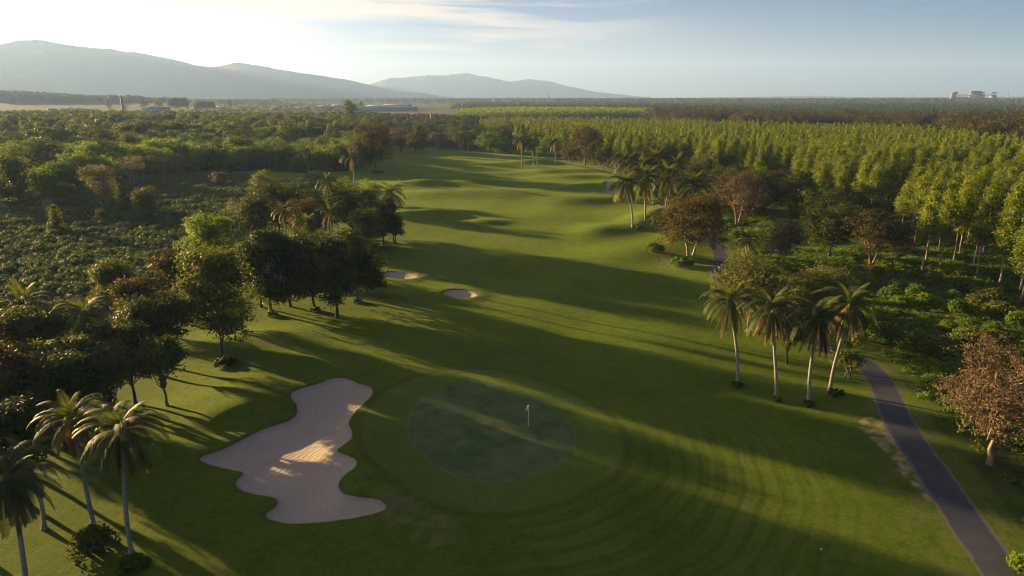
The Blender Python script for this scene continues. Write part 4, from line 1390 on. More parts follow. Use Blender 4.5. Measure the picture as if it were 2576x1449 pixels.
bush((792, 782), 30, .6, 'weed', 'tuft at the foot of the second dark row tree', 12, 400, .12)
bush((898, 760), 30, .6, 'weed', 'tuft at the foot of the tree by the small bunker', 13, 400, .12)
bush((946, 436), 40, 1.2, 'dark', 'dark bush under the tall bronze tree of the far end', 14, 600, .25)
bush((2570, 1440), 60, 1.3, 'bright', 'bright shrub at the lower right picture corner', 15, 900, .12)
bush((2540, 920), 90, 2.6, 'bright', 'sunlit light green bush above the pinkish tree', 16, 2400, .16)
bush((2440, 860), 80, 2.0, 'weed', 'green bush in the weeds left of the sunlit light bush', 17, 1600, .16)

rsU = np.random.RandomState(77)


def scatter(poly, step, rs, jitter=.45, mask=None, rot=0.0, sx=None):
    """Jittered grid of points inside an outline."""
    lo, hi = poly.min(0), poly.max(0)
    c = (lo + hi) / 2
    r = float(np.hypot(*(hi - lo))) / 2
    sx = sx or step
    a, b = np.meshgrid(np.arange(-r, r, sx), np.arange(-r, r, step), indexing='ij')
    P = np.stack([a.ravel(), b.ravel()], 1)
    P += rs.uniform(-jitter, jitter, P.shape) * np.array([sx, step])
    ca, sa = math.cos(rot), math.sin(rot)
    P = np.stack([P[:, 0] * ca - P[:, 1] * sa, P[:, 0] * sa + P[:, 1] * ca], 1) + c
    P = P[inside(P[:, 0], P[:, 1], poly)]
    if mask is not None: P = P[mask(P)]
    return P


def in_view(P, margin=70):
    u = CX + FOC * P[:, 0] / (P[:, 1] * cp + CAM_H * sp)
    return (u > -margin) & (u < 2576 + margin)


def heights(P):
    return course_h(P[:, 0].copy(), P[:, 1].copy())


def gather(meshes):
    """Arrays of (vertices, quads, tris) of mesh data, for joining many plants into one mass."""
    out = []
    for me in meshes:
        co = np.zeros(len(me.vertices) * 3, dtype=np.float32); me.vertices.foreach_get('co', co)
        lt = np.zeros(len(me.polygons), dtype=np.int32); me.polygons.foreach_get('loop_total', lt)
        ls = np.zeros(len(me.polygons), dtype=np.int32); me.polygons.foreach_get('loop_start', ls)
        vi = np.zeros(len(me.loops), dtype=np.int32); me.loops.foreach_get('vertex_index', vi)
        q = vi[ls[lt == 4][:, None] + np.arange(4)]
        t = vi[ls[lt == 3][:, None] + np.arange(3)]
        out.append((co.reshape(-1, 3), q, t))
    return out


def mass(name, protos, P, Z, S, A, K, mats_of, mats, label, SZ=None):
    """Joins copies of small plant meshes into one object. protos: list of lists of (V, Q, T); mats_of: material slot per sub-mesh."""
    Vs, Qs, Ts, mq, mt, n = [], [], [], [], [], 0
    for k in range(len(protos)):
        idx = np.where(K == k)[0]
        if not len(idx): continue
        for (V, Q, T), slot in zip(protos[k], mats_of):
            ca, sa = np.cos(A[idx])[:, None], np.sin(A[idx])[:, None]
            s = S[idx][:, None]
            sz = s if SZ is None else SZ[idx][:, None]
            X = (V[None, :, 0] * ca - V[None, :, 1] * sa) * s + P[idx, 0][:, None]
            Y = (V[None, :, 0] * sa + V[None, :, 1] * ca) * s + P[idx, 1][:, None]
            Zz = V[None, :, 2] * sz + Z[idx][:, None]
            Vs.append(np.stack([X, Y, Zz], -1).reshape(-1, 3))
            off = n + np.arange(len(idx))[:, None, None] * len(V)
            if len(Q):
                Qs.append((Q[None] + off).reshape(-1, 4)); mq.append(np.full(len(idx) * len(Q), slot))
            if len(T):
                Ts.append((T[None] + off).reshape(-1, 3)); mt.append(np.full(len(idx) * len(T), slot))
            n += len(idx) * len(V)
    me = mesh_np(name, np.concatenate(Vs), np.concatenate(Qs) if Qs else None, np.concatenate(Ts) if Ts else None, mats,
                 np.concatenate(mq + mt))
    o = link(name, me)
    tag(o, label, None, None, 'stuff')
    return o


# ------------------------------------------------------------------ crop field (bushy waist-high plants in rough rows)
def crop_mesh(seed):
    rs = np.random.RandomState(seed)
    n = 170
    a = rs.uniform(0, 2 * math.pi, n); r = .62 * np.sqrt(rs.rand(n))
    P = np.stack([r * np.cos(a), r * np.sin(a), 1.35 - .75 * (r / .62) ** 2 * rs.uniform(.5, 1, n) + rs.normal(0, .08, n)], 1)
    d = np.stack([np.cos(a) * r, np.sin(a) * r, np.full(n, .6)], 1)
    d /= np.linalg.norm(d, axis=1)[:, None]
    V, Q = leaves(P, d, .11, rs, .6, .6)
    f = mesh_np('foliage', V, Q, None, [LM['crop']])
    mb = MB()
    for i in range(3):
        e = P[rs.randint(n)]
        mb.tube(twig_path((0, 0, -.1), e, rs, 4), np.linspace(.03, .012, 4), 4, False)
    return f, mb.mesh('stem', BK['dark'])


CROPS = [crop_mesh(s) for s in range(5)]
P = scatter(CROP, 1.15, rsU, .34, None, R(28), 1.3)
keep = in_view(P, 90) & (fbm(P[:, 0] / 9, P[:, 1] / 9, 3) < .48)
P = P[keep]
P = P[np.argsort(np.hypot(P[:, 0], P[:, 1]))]
Z = heights(P) if len(P) < 40000 else base_h(P[:, 0], P[:, 1])
# plants seen past the near trees come first
vis = in_view(P, 0) & (P[:, 0] / P[:, 1] < -.42)
order = np.concatenate([np.where(vis)[0], np.where(~vis)[0]])
P, Z = P[order], Z[order]
NC = 290
for i in range(NC):
    put_tree('crop_plant', CROPS[i % 5], (P[i, 0], P[i, 1], Z[i]), 'one of the leafy waist-high crop plants nearest in the rows of the left field', 'crop plant',
             'crop plants in the left field', rsU.rand() * 6.28, (rsU.uniform(.9, 1.55),) * 3, ('foliage', 'stem'))
n = len(P) - NC
mass('crop_field', [gather(c) for c in CROPS], P[NC:], Z[NC:], np.clip(1.15 + .5 * fbm(P[NC:, 0] / 6, P[NC:, 1] / 6, 3), .6, 1.9) * rsU.uniform(.8, 1.3, n), rsU.rand(n) * 6.28, rsU.randint(0, 5, n), (0, 1), [LM['crop'], BK['dark']],
     'rows of leafy crop plants covering the left field')

# ------------------------------------------------------------------ left scrub forest
def scrub_kinds():
    K = []
    for i, (H, rad, zb, form, lm, nl) in enumerate([(6.5, 3.6, .8, 'dome', 'scrub', 12), (5.5, 3.8, .5, 'dome', 'bright', 12), (7.5, 3.4, 1.2, 'round', 'scrub', 13), (6.0, 4.4, .6, 'dome', 'scrub', 14),
                                                  (8.5, 4.2, 1.6, 'dome', 'olive', 14), (9.5, 4.6, 2.2, 'round', 'dark', 14), (5.0, 3.0, .4, 'round', 'bright', 10), (8.0, 4.0, 1.6, 'dome', 'dark', 13)]):
        K.append(make_tree(H, rad, zb, form, nl, 5200, .21, LM[lm], BK['dark'], 200 + i, r0=.16, flat=.85, shell=.6))
    return K


SK = scrub_kinds()
LONE = W([(180, 545), (180, 400), (470, 385), (470, 470), (470, 545)])


def scrub_mask(P):
    ok = in_view(P, 60)
    fair = ~inside(P[:, 0], P[:, 1], W([(925, 470), (940, 425), (960, 378), (1000, 365), (1200, 380), (1200, 480)]))
    return ok & fair


P = scatter(SCRUB, 9.0, rsU, .40, scrub_mask)
far = np.hypot(P[:, 0], P[:, 1])
P = P[rsU.rand(len(P)) < np.where(far > 500, .75, .93)]
P = P[np.argsort(np.hypot(P[:, 0], P[:, 1]))]
Z = base_h(P[:, 0], P[:, 1])
kk = np.where(fbm(P[:, 0] / 30, P[:, 1] / 30, 3) + rsU.normal(0, .22, len(P)) > .30, 1, 0)
far = np.hypot(P[:, 0], P[:, 1])
K = np.where(kk == 1, rsU.choice([4, 5, 7, 5], len(P)), rsU.choice([0, 1, 2, 3, 0, 1, 6, 3], len(P)))
K = np.where((far > 440) & (rsU.rand(len(P)) < .42), rsU.choice([4, 5, 7], len(P)), K)
NS = min(290, len(P))
SL = {0: 'round-headed mid green scrub tree packed among others on the left', 1: 'low bright green scrub tree packed among others on the left', 2: 'round-headed mid green scrub tree packed among others on the left',
      3: 'round-headed mid green scrub tree packed among others on the left', 4: 'taller dark olive tree rising in the left scrub', 5: 'taller dark olive tree rising in the left scrub', 6: 'low bright green scrub tree packed among others on the left', 7: 'taller dark olive tree rising in the left scrub'}
for i in range(NS):
    q = rsU.uniform(1.1, 1.75)
    put_tree('scrub_tree', SK[K[i]], (P[i, 0], P[i, 1], Z[i]), SL[K[i]], 'tree', 'trees of the left scrub', rsU.rand() * 6.28, (q, q, q * rsU.uniform(.85, 1.15)))


def lod(H, rad, zb, form, nl, n, leaf, seed, r0=.15):
    rs = np.random.RandomState(seed)
    lob = crown_lobes(form, rad, zb, H, rs, nl)
    Pp, d, k = lobe_cloud(lob, n, rs, .7, .85)
    V, Q = leaves(Pp, d, leaf, rs, .7)
    mb = MB(); mb.tube([(0, 0, -.3), (0, 0, zb + (H - zb) * .6)], [r0, r0 * .4], 5)
    V2, Q2 = np.concatenate(mb.V), np.concatenate(mb.Q)
    return [(V, Q, np.zeros((0, 3), int)), (V2, Q2, np.zeros((0, 3), int))]


E3 = np.zeros((0, 3), int)
L_scrub = [lod(9, 6.4, .8, 'dome', 11, 1800, .38, 300 + i) for i in range(5)]
L_dark = [lod(14, 7.2, 2.0, 'dome', 13, 2200, .42, 320 + i) for i in range(5)]
rest = np.arange(NS, len(P))
b = np.isin(K[rest], (0, 1, 2, 3, 6))
for sel, lo_, mat, nm, lab in ((rest[b], L_scrub, 'scrub', 'scrub_wood', 'light green scrub canopy beyond the left field'), (rest[~b], L_dark, 'olive', 'dark_wood', 'dark wood canopy beyond the left scrub')):
    n = len(sel)
    if n:
        mass(nm, lo_, P[sel], Z[sel], rsU.uniform(.8, 1.3, n), rsU.rand(n) * 6.28, rsU.randint(0, 5, n), (0, 1), [LM[mat], BK['dark']], lab)

# ------------------------------------------------------------------ plantation on the right
PLT = np.array([at(a, b, 13.5) for a, b in [(2330, 492), (2270, 420), (2175, 417), (2086, 410), (1987, 376), (1900, 376), (1700, 358), (1560, 352), (1400, 327), (1250, 312), (1200, 300), (1250, 292.5), (1700, 300), (1937, 309), (2086, 310), (2259, 318), (2408, 327), (2600, 345), (2900, 380), (3000, 520), (2800, 575), (2600, 545), (2480, 522)]])
EK = []
for i in range(6):
    EK.append(make_tree(14.6, 2.3 + .15 * (i % 3), 5.4 + .7 * (i % 2), 'column', 16, 5200, .18, LM['euca'], BK['euca'], 400 + i, r0=.12, shell=.45, flat=1.25, lean=.012, jit=.9))
P = scatter(PLT, 5.0, rsU, .17, lambda p: in_view(p, 120), R(14), 6.5)
P = P[rsU.rand(len(P)) < .93]
P = P[np.argsort(np.hypot(P[:, 0], P[:, 1]))]
Z = base_h(P[:, 0], P[:, 1])
hs = 1 + .10 * fbm(P[:, 0] / 40, P[:, 1] / 40, 2) + rsU.normal(0, .06, len(P))
NP = 295
seen = in_view(P, 10)
order = np.concatenate([np.where(seen)[0], np.where(~seen)[0]])
P, Z, hs = P[order], Z[order], hs[order]
for i in range(NP):
    q = rsU.uniform(.9, 1.12)
    put_tree('plantation_tree', EK[i % 6], (P[i, 0], P[i, 1], Z[i]), 'slender bright green tree in the nearest rows of the right plantation', 'tree', 'plantation trees on the right', rsU.rand() * 6.28, (q, q, hs[i]))
L_eu = [lod(14.6, 2.4, 5.4, 'column', 12, 460, .34, 440 + i, .12) for i in range(6)]
n = len(P) - NP
mass('plantation', L_eu, P[NP:], Z[NP:], rsU.uniform(.9, 1.12, n), rsU.rand(n) * 6.28, rsU.randint(0, 6, n), (0, 1), [LM['euca'], BK['euca']], 'dense rows of bright green plantation trees behind the nearest rows', SZ=hs[NP:])
print('plantation', len(P), 'scrubrest', len(rest))

# ------------------------------------------------------------------ woods round the fairway end and right of the path
BKD = [make_tree(H, rad, zb, form, 14, 2600, .32, LM[lm], BK['dark'], 500 + i, r0=.2, flat=.8, **kw) for i, (H, rad, zb, form, lm, kw) in enumerate([
    (11, 5.0, 2.2, 'dome', 'dark', {}), (12, 5.5, 2.4, 'dome', 'brown', {}), (10, 4.6, 1.6, 'round', 'dark', {}), (9, 4.4, 1.0, 'dome', 'weed', {}), (13, 7.5, 5, 'umbrella', 'dry', {'twigs': 3}), (12, 6.5, 4, 'umbrella', 'brown', {}), (10, 5, 2, 'dome', 'dry', {'twigs': 2})])]


BKN = ('dark round-topped', 'bronze-green spreading', 'dark upright', 'mid green bushy', 'brown flat-topped', 'olive-brown flat-topped', 'sparse brown')


def wood(poly, step, ks, label, group, smin=.8, smax=1.2, mask=None, name='broadleaf_tree'):
    Q_ = scatter(W(poly), step, rsU, .42, mask)
    Q_ = Q_[in_view(Q_, 60)]
    z_ = base_h(Q_[:, 0], Q_[:, 1])
    for p, z0 in zip(Q_, z_):
        q = rsU.uniform(smin, smax)
        k = ks[rsU.randint(len(ks))]
        put_tree(name, BKD[k], (p[0], p[1], z0), BKN[k] + ' ' + label, 'tree', group, rsU.rand() * 6.28, (q, q, q * rsU.uniform(.85, 1.12)))
    return len(Q_)


n1 = wood([(945, 362), (1000, 364), (1090, 367), (1200, 376), (1290, 381), (1290, 352), (1240, 340), (1000, 335), (945, 338)], 10.5, (0, 0, 2, 3, 1), 'tree in the belt closing off the fairway end', 'trees closing off the fairway end')
n2 = wood([(1300, 378), (1400, 394), (1530, 420), (1640, 440), (1700, 430), (1600, 392), (1480, 375), (1310, 350)], 9.0, (0, 1, 2, 3, 6), 'tree in the dim belt between the far path and the plantation', 'trees between far path and plantation', .65, .95)
n3 = wood([(1690, 480), (1790, 520), (1900, 570), (1960, 560), (2160, 560), (2240, 600), (2190, 520), (2050, 480), (1960, 450), (1850, 440), (1720, 440)], 9.5, (0, 1, 2, 0, 3), 'tree in the shaded thicket between the path and the plantation', 'trees in the shaded right thicket', .6, .85)
BRW = [at(a, b, 13) for a, b in [(1640, 285), (1700, 292), (1850, 300), (1990, 304), (2120, 304), (2260, 312), (2400, 322), (2600, 342), (2800, 350), (2800, 310), (2576, 296), (2400, 296), (2100, 292), (1850, 289)]]
Q_ = scatter(np.array(BRW), 16.5, rsU, .42)
Q_ = Q_[in_view(Q_, 60)]
for p in Q_:
    q = rsU.uniform(1.15, 1.7)
    k = [4, 5, 6, 4, 1][rsU.randint(5)]
    put_tree('spreading_tree', BKD[k], (p[0], p[1], float(base_h(p[0], p[1]))), BKN[k] + ' tree in the wide belt behind the plantation', 'tree', 'brown trees behind the plantation', rsU.rand() * 6.28, (q, q, q * .95))
print('woods', n1, n2, n3, len(Q_))

# ------------------------------------------------------------------ undergrowth
def weed_mesh(seed, mat):
    rs = np.random.RandomState(seed)
    n = 60
    a = rs.uniform(0, 6.28, n); r = .75 * np.sqrt(rs.rand(n))
    P_ = np.stack([r * np.cos(a), r * np.sin(a), .62 * rs.rand(n) ** .7 * (1.1 - r)], 1)
    d = np.stack([np.cos(a) * .5, np.sin(a) * .5, np.full(n, .8)], 1)
    V, Q = leaves(P_, d, .16, rs, .8, .5)
    return [(V, Q, E3)]


WEEDS = [weed_mesh(s, None) for s in range(6)]
NEARR = W([(2620, 1400), (2600, 1300), (2470, 1160), (2390, 1080), (2320, 1000), (2290, 940), (2210, 880), (2110, 842), (1990, 800), (1880, 730), (1850, 690), (1870, 640), (1850, 600), (1790, 560), (1740, 525), (1680, 480), (1610, 448), (1560, 424), (1700, 410), (2000, 460), (2300, 560), (2400, 620), (2800, 680), (2800, 1400)])
P = scatter(NEARR, .95, rsU, .5, lambda p: in_view(p, 40))
dens = fbm(P[:, 0] / 7, P[:, 1] / 7, 3)
P = P[(dens > -.28) & (rsU.rand(len(P)) < .9)]
Z = base_h(P[:, 0], P[:, 1])
dn = fbm(P[:, 0] / 7, P[:, 1] / 7, 3)
n = len(P)
two = fbm(P[:, 0] / 5 + 50, P[:, 1] / 5, 3) + rsU.normal(0, .2, n) > .1
for sel, mat, nm, lab in ((~two, 'weed', 'undergrowth', 'lush green undergrowth right of the cart path'), (two, 'scrub', 'tall_grass', 'lighter grass and weeds mixed into the undergrowth right of the path')):
    k = sel.sum()
    mass(nm, WEEDS, P[sel], Z[sel], np.clip(.8 + .7 * dn[sel], .5, 1.7) * rsU.uniform(.8, 1.2, k), rsU.rand(k) * 6.28, rsU.randint(0, 6, k), (0,), [LM[mat]], lab)
# rough fringe along the far path and under the trees of the fairway end
FR1 = W([(955, 370), (1000, 366), (1100, 371), (1200, 377), (1310, 384), (1400, 395), (1480, 408), (1560, 424), (1640, 448), (1640, 425), (1480, 385), (1300, 362), (960, 350)])
P = scatter(FR1, 1.9, rsU, .5, lambda p: in_view(p, 0)); n = len(P)
mass('far_undergrowth', WEEDS, P, base_h(P[:, 0], P[:, 1]), rsU.uniform(1.2, 2.4, n), rsU.rand(n) * 6.28, rsU.randint(0, 6, n), (0,), [LM['olive']], 'dull undergrowth along the far path')
# seedling bushes in the right-hand undergrowth
BU = [bush_mesh(1.5, 1.9, 900, .16, LM[k], 600 + i) for i, k in enumerate(('weed', 'weed', 'bright', 'olive'))]
P = scatter(W([(2280, 900), (2360, 990), (2470, 1100), (2576, 1230), (2700, 1230), (2700, 760), (2560, 740), (2400, 680), (2250, 690), (2000, 700), (1900, 700), (2000, 770), (2150, 850)]), 5.2, rsU, .45, lambda p: in_view(p, 30))
for i, p in enumerate(P):
    q = rsU.uniform(.6, 1.25)
    k = rsU.randint(4)
    put_tree('bush', BU[k], (p[0], p[1], float(base_h(p[0], p[1]))), ('deep green', 'deep green', 'bright yellow-green', 'dull olive')[k] + ' bush rising from the undergrowth right of the path', 'bush', 'bushes in the right undergrowth', rsU.rand() * 6.28, (q, q, q), ('foliage', 'stem'))
print('bushes', len(P))

# ------------------------------------------------------------------ far country: stands of trees seen as masses
def far_proto(H, rad, zb, n, leaf, seed, form='dome'):
    rs = np.random.RandomState(seed)
    lob = crown_lobes(form, rad, zb, H, rs, 6)
    Pp, d, k = lobe_cloud(lob, n, rs, .7, .85)
    V, Q = leaves(Pp, d, leaf, rs, .6, .8)
    return [(V, Q, E3)]


F_round = [far_proto(10, 5.0, .5, 110, .95, 700 + i) for i in range(5)]
F_col = [far_proto(14, 2.6, 2, 70, .75, 710 + i, 'column') for i in range(5)]
F_big = [far_proto(15, 8.0, .5, 160, 1.2, 720 + i) for i in range(5)]


def stand(pts, step, protos, mat, name, label, smin=.8, smax=1.2, dens=1.0, patch=None):
    poly = W(pts)
    Q_ = scatter(poly, step, rsU, .45, lambda p: in_view(p, 30))
    if patch is not None:
        Q_ = Q_[fbm(Q_[:, 0] / patch[0], Q_[:, 1] / patch[0], 3) > patch[1]]
    Q_ = Q_[rsU.rand(len(Q_)) < dens]
    n = len(Q_)
    if not n: return 0
    mass(name, protos, Q_, base_h(Q_[:, 0], Q_[:, 1]), rsU.uniform(smin, smax, n), rsU.rand(n) * 6.28, rsU.randint(0, 5, n), (0,), [LM[mat]], label)
    return n


c = []
c.append(stand([(-120, 312), (300, 310), (600, 312), (900, 320), (1000, 334), (1240, 326), (1240, 316), (1100, 305), (900, 298), (600, 300), (260, 303), (-120, 303)], 8.5, F_big, 'dark', 'far_wood', 'dark far wood in front of the white factory', .55, .85))
c.append(stand([(1150, 310), (1260, 309), (1640, 303), (1640, 293), (1300, 288), (1150, 294)], 5.0, F_col, 'euca', 'far_plantation', 'far plantation strip behind the fairway trees', .8, 1.05))
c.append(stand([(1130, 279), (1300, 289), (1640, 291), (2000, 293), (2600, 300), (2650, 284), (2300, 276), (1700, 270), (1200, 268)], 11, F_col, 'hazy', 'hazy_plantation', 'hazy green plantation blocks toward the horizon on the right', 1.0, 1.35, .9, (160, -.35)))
c.append(stand([(1400, 285), (1900, 288), (2650, 296), (2650, 279), (2000, 274), (1400, 272)], 22, F_big, 'dark', 'hazy_wood', 'hazy dark woods among the plantation blocks', .8, 1.3, .8, (140, .05)))
c.append(stand([(-250, 272.5), (200, 273), (340, 272), (420, 270), (520, 266), (700, 264), (700, 261), (400, 262), (-250, 262)], 13, F_big, 'dark', 'distant_wood', 'grey hazy wood below the mountain on the left', 1.0, 1.7, .9))
c.append(stand([(430, 292), (900, 288), (900, 270), (700, 264), (520, 266), (430, 276)], 26, F_big, 'olive', 'town_trees', 'scattered hazy trees around the factory town', .5, .9, .6, (200, -.1)))
c.append(stand([(690, 262), (1150, 262), (2650, 266), (2650, 255.5), (690, 254.5)], 42, F_big, 'dark', 'horizon_wood', 'blue-grey woods along the horizon', 1.2, 2.0, .8))
c.append(stand([(-150, 300), (130, 296), (260, 296), (260, 290), (170, 284), (100, 292), (-150, 295)], 14, F_big, 'olive', 'field_edge_trees', 'hazy trees round the pale field on the left', .6, .9, .7))
print('far', c)

# ------------------------------------------------------------------ buildings and masts in the distance
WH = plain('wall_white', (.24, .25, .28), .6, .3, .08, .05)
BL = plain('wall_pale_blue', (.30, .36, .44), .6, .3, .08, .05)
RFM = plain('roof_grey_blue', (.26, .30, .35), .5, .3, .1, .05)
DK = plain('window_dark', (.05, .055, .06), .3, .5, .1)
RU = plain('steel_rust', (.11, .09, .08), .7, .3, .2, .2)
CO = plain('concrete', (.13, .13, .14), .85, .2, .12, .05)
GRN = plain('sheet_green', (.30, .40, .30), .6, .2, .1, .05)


def pxw(y, px):
    return (px - CX) / FOC * (y * cp + CAM_H * sp)


def span(y, x0, x1):
    return (pxw(y, x0) + pxw(y, x1)) / 2, abs(pxw(y, x1) - pxw(y, x0))


def hz(y, py):
    d = ray(CX, py)
    return CAM_H + d[2] / d[1] * y


def block(e, name, mat, y, x0, x1, y0, y1, depth, dy=0.0, gable=0.0):
    """A part of a building from picture columns x0..x1 and rows y0 (top)..y1 at distance y."""
    cx, w = span(y, x0, x1)
    zt, zb = hz(y, y0), max(hz(y, y1), -1.0)
    b = MB()
    b.box((cx - e.location.x, dy + depth / 2, (zt + zb) / 2), (w, depth, zt - zb))
    if gable:
        a, q = cx - e.location.x, w / 2 + .6
        V = [(a - q, dy - .5, zt + .02), (a + q, dy - .5, zt + .02), (a + q, dy + depth + .5, zt + .02), (a - q, dy + depth + .5, zt + .02), (a - q, dy + depth / 2, zt + gable), (a + q, dy + depth / 2, zt + gable)]
        b.add(V, [[0, 1, 5, 4], [2, 3, 4, 5]], [[1, 2, 5], [3, 0, 4]])
    return b.build(name, mat, e)


def building(name, y, xc, label, cat='building'):
    e = empty(name, (pxw(y, xc), y, 0)); tag(e, label, cat)
    return e


Y = 900
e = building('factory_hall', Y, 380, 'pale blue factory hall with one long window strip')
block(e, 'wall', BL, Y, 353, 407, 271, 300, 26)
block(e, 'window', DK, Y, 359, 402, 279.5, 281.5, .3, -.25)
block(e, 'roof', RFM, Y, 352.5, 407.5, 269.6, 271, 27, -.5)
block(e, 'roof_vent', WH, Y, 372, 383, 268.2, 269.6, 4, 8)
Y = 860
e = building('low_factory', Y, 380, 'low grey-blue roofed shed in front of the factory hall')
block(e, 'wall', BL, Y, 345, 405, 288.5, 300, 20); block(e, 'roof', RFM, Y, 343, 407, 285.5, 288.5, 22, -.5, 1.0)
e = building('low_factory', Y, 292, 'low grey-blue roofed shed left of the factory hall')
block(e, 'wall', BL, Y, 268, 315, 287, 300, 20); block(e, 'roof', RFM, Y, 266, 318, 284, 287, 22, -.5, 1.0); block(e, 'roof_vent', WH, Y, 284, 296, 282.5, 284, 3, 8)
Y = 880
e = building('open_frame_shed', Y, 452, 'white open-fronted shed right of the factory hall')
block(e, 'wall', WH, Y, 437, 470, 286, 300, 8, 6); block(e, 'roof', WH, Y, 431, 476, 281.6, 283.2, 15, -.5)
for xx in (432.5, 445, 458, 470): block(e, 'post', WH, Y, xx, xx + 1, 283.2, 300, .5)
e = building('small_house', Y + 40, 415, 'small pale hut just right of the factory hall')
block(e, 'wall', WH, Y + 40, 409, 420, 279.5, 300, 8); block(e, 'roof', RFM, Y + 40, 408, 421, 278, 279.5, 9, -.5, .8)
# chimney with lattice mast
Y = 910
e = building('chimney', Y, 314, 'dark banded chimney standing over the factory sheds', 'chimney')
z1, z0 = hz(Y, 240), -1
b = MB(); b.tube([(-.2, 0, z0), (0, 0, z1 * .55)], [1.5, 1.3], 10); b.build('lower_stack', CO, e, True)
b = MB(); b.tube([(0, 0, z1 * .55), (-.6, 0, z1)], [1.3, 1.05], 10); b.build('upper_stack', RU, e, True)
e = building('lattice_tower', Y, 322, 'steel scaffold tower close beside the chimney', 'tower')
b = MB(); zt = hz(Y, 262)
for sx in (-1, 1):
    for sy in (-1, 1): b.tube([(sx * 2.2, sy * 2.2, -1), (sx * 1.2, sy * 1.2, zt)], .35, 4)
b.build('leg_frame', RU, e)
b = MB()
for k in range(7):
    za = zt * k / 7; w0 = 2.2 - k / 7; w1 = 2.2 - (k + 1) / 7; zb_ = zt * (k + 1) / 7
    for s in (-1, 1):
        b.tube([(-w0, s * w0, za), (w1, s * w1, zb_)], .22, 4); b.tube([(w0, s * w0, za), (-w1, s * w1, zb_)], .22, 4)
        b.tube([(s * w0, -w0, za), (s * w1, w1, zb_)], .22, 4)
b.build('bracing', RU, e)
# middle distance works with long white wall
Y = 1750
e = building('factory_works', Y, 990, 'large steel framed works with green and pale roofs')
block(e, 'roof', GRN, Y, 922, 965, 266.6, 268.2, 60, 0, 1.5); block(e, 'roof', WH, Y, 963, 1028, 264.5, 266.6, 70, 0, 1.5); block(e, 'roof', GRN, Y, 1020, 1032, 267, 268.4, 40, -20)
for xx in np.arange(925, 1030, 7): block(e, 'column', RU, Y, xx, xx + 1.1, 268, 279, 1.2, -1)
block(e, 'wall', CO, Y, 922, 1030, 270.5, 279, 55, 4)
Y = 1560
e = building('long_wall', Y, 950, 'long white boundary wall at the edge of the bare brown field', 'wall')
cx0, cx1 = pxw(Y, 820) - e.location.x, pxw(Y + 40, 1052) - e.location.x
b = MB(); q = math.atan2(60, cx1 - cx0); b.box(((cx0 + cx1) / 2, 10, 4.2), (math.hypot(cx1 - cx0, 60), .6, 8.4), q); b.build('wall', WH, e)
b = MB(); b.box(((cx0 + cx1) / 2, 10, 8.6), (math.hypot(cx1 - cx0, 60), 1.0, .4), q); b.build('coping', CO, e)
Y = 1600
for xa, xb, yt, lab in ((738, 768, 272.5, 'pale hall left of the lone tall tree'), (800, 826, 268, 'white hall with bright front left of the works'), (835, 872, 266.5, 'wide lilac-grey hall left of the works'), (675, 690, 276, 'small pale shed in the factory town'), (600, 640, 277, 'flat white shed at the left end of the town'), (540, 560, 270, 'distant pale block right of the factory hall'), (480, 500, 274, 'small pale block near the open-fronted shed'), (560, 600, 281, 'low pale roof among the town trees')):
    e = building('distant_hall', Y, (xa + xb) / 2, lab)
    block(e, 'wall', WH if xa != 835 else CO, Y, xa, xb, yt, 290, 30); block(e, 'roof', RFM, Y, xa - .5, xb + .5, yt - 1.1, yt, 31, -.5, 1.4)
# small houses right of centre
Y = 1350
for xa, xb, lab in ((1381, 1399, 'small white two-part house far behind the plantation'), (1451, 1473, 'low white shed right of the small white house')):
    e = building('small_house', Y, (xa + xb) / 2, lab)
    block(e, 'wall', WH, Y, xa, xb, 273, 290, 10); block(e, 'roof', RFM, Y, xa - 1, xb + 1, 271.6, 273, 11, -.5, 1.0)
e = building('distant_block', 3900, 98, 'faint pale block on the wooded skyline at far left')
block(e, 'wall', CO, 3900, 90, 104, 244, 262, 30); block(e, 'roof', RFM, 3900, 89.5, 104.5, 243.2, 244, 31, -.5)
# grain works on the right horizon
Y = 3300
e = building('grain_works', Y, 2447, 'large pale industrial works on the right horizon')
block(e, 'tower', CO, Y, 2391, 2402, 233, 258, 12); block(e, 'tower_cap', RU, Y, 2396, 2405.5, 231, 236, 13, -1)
block(e, 'conveyor', RU, Y, 2405, 2437, 238, 240.2, 12, 4); block(e, 'low_hall', WH, Y, 2403, 2437, 243, 258, 22, 6)
block(e, 'main_hall', WH, Y, 2436, 2474, 236.5, 258, 14); block(e, 'upper_hall', CO, Y, 2439, 2467, 230.6, 236.4, 11, 1)
block(e, 'roof', RU, Y, 2438.5, 2464, 228.6, 230.5, 12, .5); block(e, 'roof', RU, Y, 2463.5, 2473.5, 231, 234, 11, 1.5)
block(e, 'conveyor', RU, Y, 2474, 2503, 238, 240, 12, 4); block(e, 'silo_house', CO, Y, 2494, 2505, 240, 258, 25, 2); block(e, 'tower_cap', RU, Y, 2492, 2504, 232, 235.5, 16, 3); block(e, 'low_hall', WH, Y, 2474, 2493, 246, 258, 22, 6)
for xx in np.arange(2441, 2472, 5.2): block(e, 'rib', RU, Y, xx, xx + .5, 237, 245, .4, -.5)
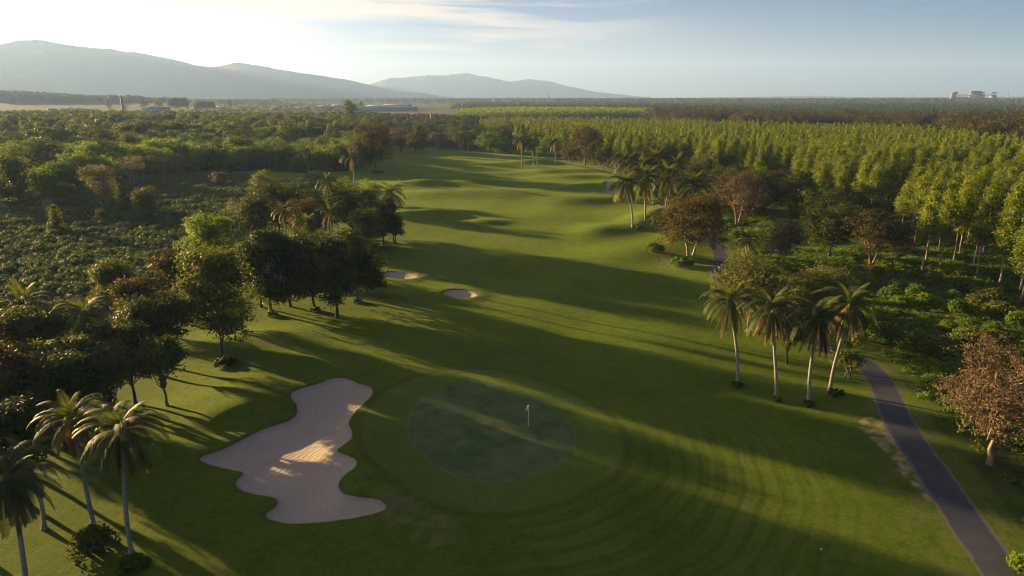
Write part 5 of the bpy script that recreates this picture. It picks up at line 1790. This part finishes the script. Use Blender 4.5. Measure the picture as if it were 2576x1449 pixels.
# masts and pylons
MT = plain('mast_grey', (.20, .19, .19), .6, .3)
for px_, py_, Yd, lab in ((1241, 237, 2300, 'thin radio mast left of the red mast'), (1379, 234, 2200, 'reddish radio mast on the horizon'), (2090 - 460, 240, 4200, 'thin pylon farthest left on the horizon'), (1909, 240, 4200, 'thin pylon by the low rise'), (2072, 239, 4200, 'thin pylon in the middle of the right horizon'), (2294, 236, 4000, 'thin pylon left of the grain works'), (2383, 236, 4000, 'thin pylon touching the grain works tower'), (2532, 232, 4000, 'thin pylon right of the grain works'), (1084, 270, 700, 'slim pole above the far end trees')):
    e = building('mast', Yd, px_, lab, 'mast')
    z1 = hz(Yd, py_); w = .0007 * Yd
    b = MB()
    for sx, sy in ((-1, -1), (1, -1), (0, 1)): b.tube([(sx * w, sy * w, -1), (sx * w * .25, sy * w * .25, z1)], .00022 * Yd, 4)
    b.build('leg_frame', RU if px_ == 1379 else MT, e)
    b = MB()
    for k in range(10):
        f0, f1 = 1 - .75 * k / 10, 1 - .75 * (k + 1) / 10
        b.tube([(-w * f0, -w * f0, z1 * k / 10), (w * f1, -w * f1, z1 * (k + 1) / 10)], .00014 * Yd, 3)
    b.build('bracing', RU if px_ == 1379 else MT, e)
# rows of tall tree silhouettes on the left skyline
def skyline(x0, x1, n, Yd, ptop, label, group):
    for i in range(n):
        px_ = x0 + (x1 - x0) * (i + .5) / n + rsU.uniform(-1, 1)
        h = hz(Yd, ptop + rsU.uniform(-1, 2))
        q = h / 14
        put_tree('conifer_tree', EK[i % 6], (pxw(Yd, px_), Yd, 0), label, 'tree', group, rsU.rand() * 6, (q * 1.5, q * 1.5, q))


skyline(426, 475, 11, 1500, 246, 'tall dark conifer in the higher hazy row above the factory town', 'conifers in the higher skyline row')
skyline(495, 541, 10, 1450, 254, 'shorter conifer in the lower hazy row above the factory town', 'conifers in the lower skyline row')
for px_, pt, w_, Yd, lab in ((365, 251, 22, 1500, 'rounded hazy tree on the skyline above the blue factory hall'), (402, 251.5, 26, 1500, 'second rounded hazy tree right of the blue factory hall'), (580, 250, 12, 1500, 'slim pointed hazy tree right of the conifer rows'), (20, 242, 70, 1900, 'big hazy crown at the far left skyline'), (276, 249, 18, 1500, 'small hazy crown left of the chimney'), (912, 268, 14, 1600, 'hazy tree beside the works'), (1000 - 90, 254, 14, 1700, 'dark hazy tree standing above the works')):
    h = hz(Yd, pt); q = h / 11
    rad = w_ / 2 / FOC * Yd / 5.0
    put_tree('skyline_tree', BKD[0], (pxw(Yd, px_), Yd, 0), lab, 'tree', None, px_, (rad, rad, q))
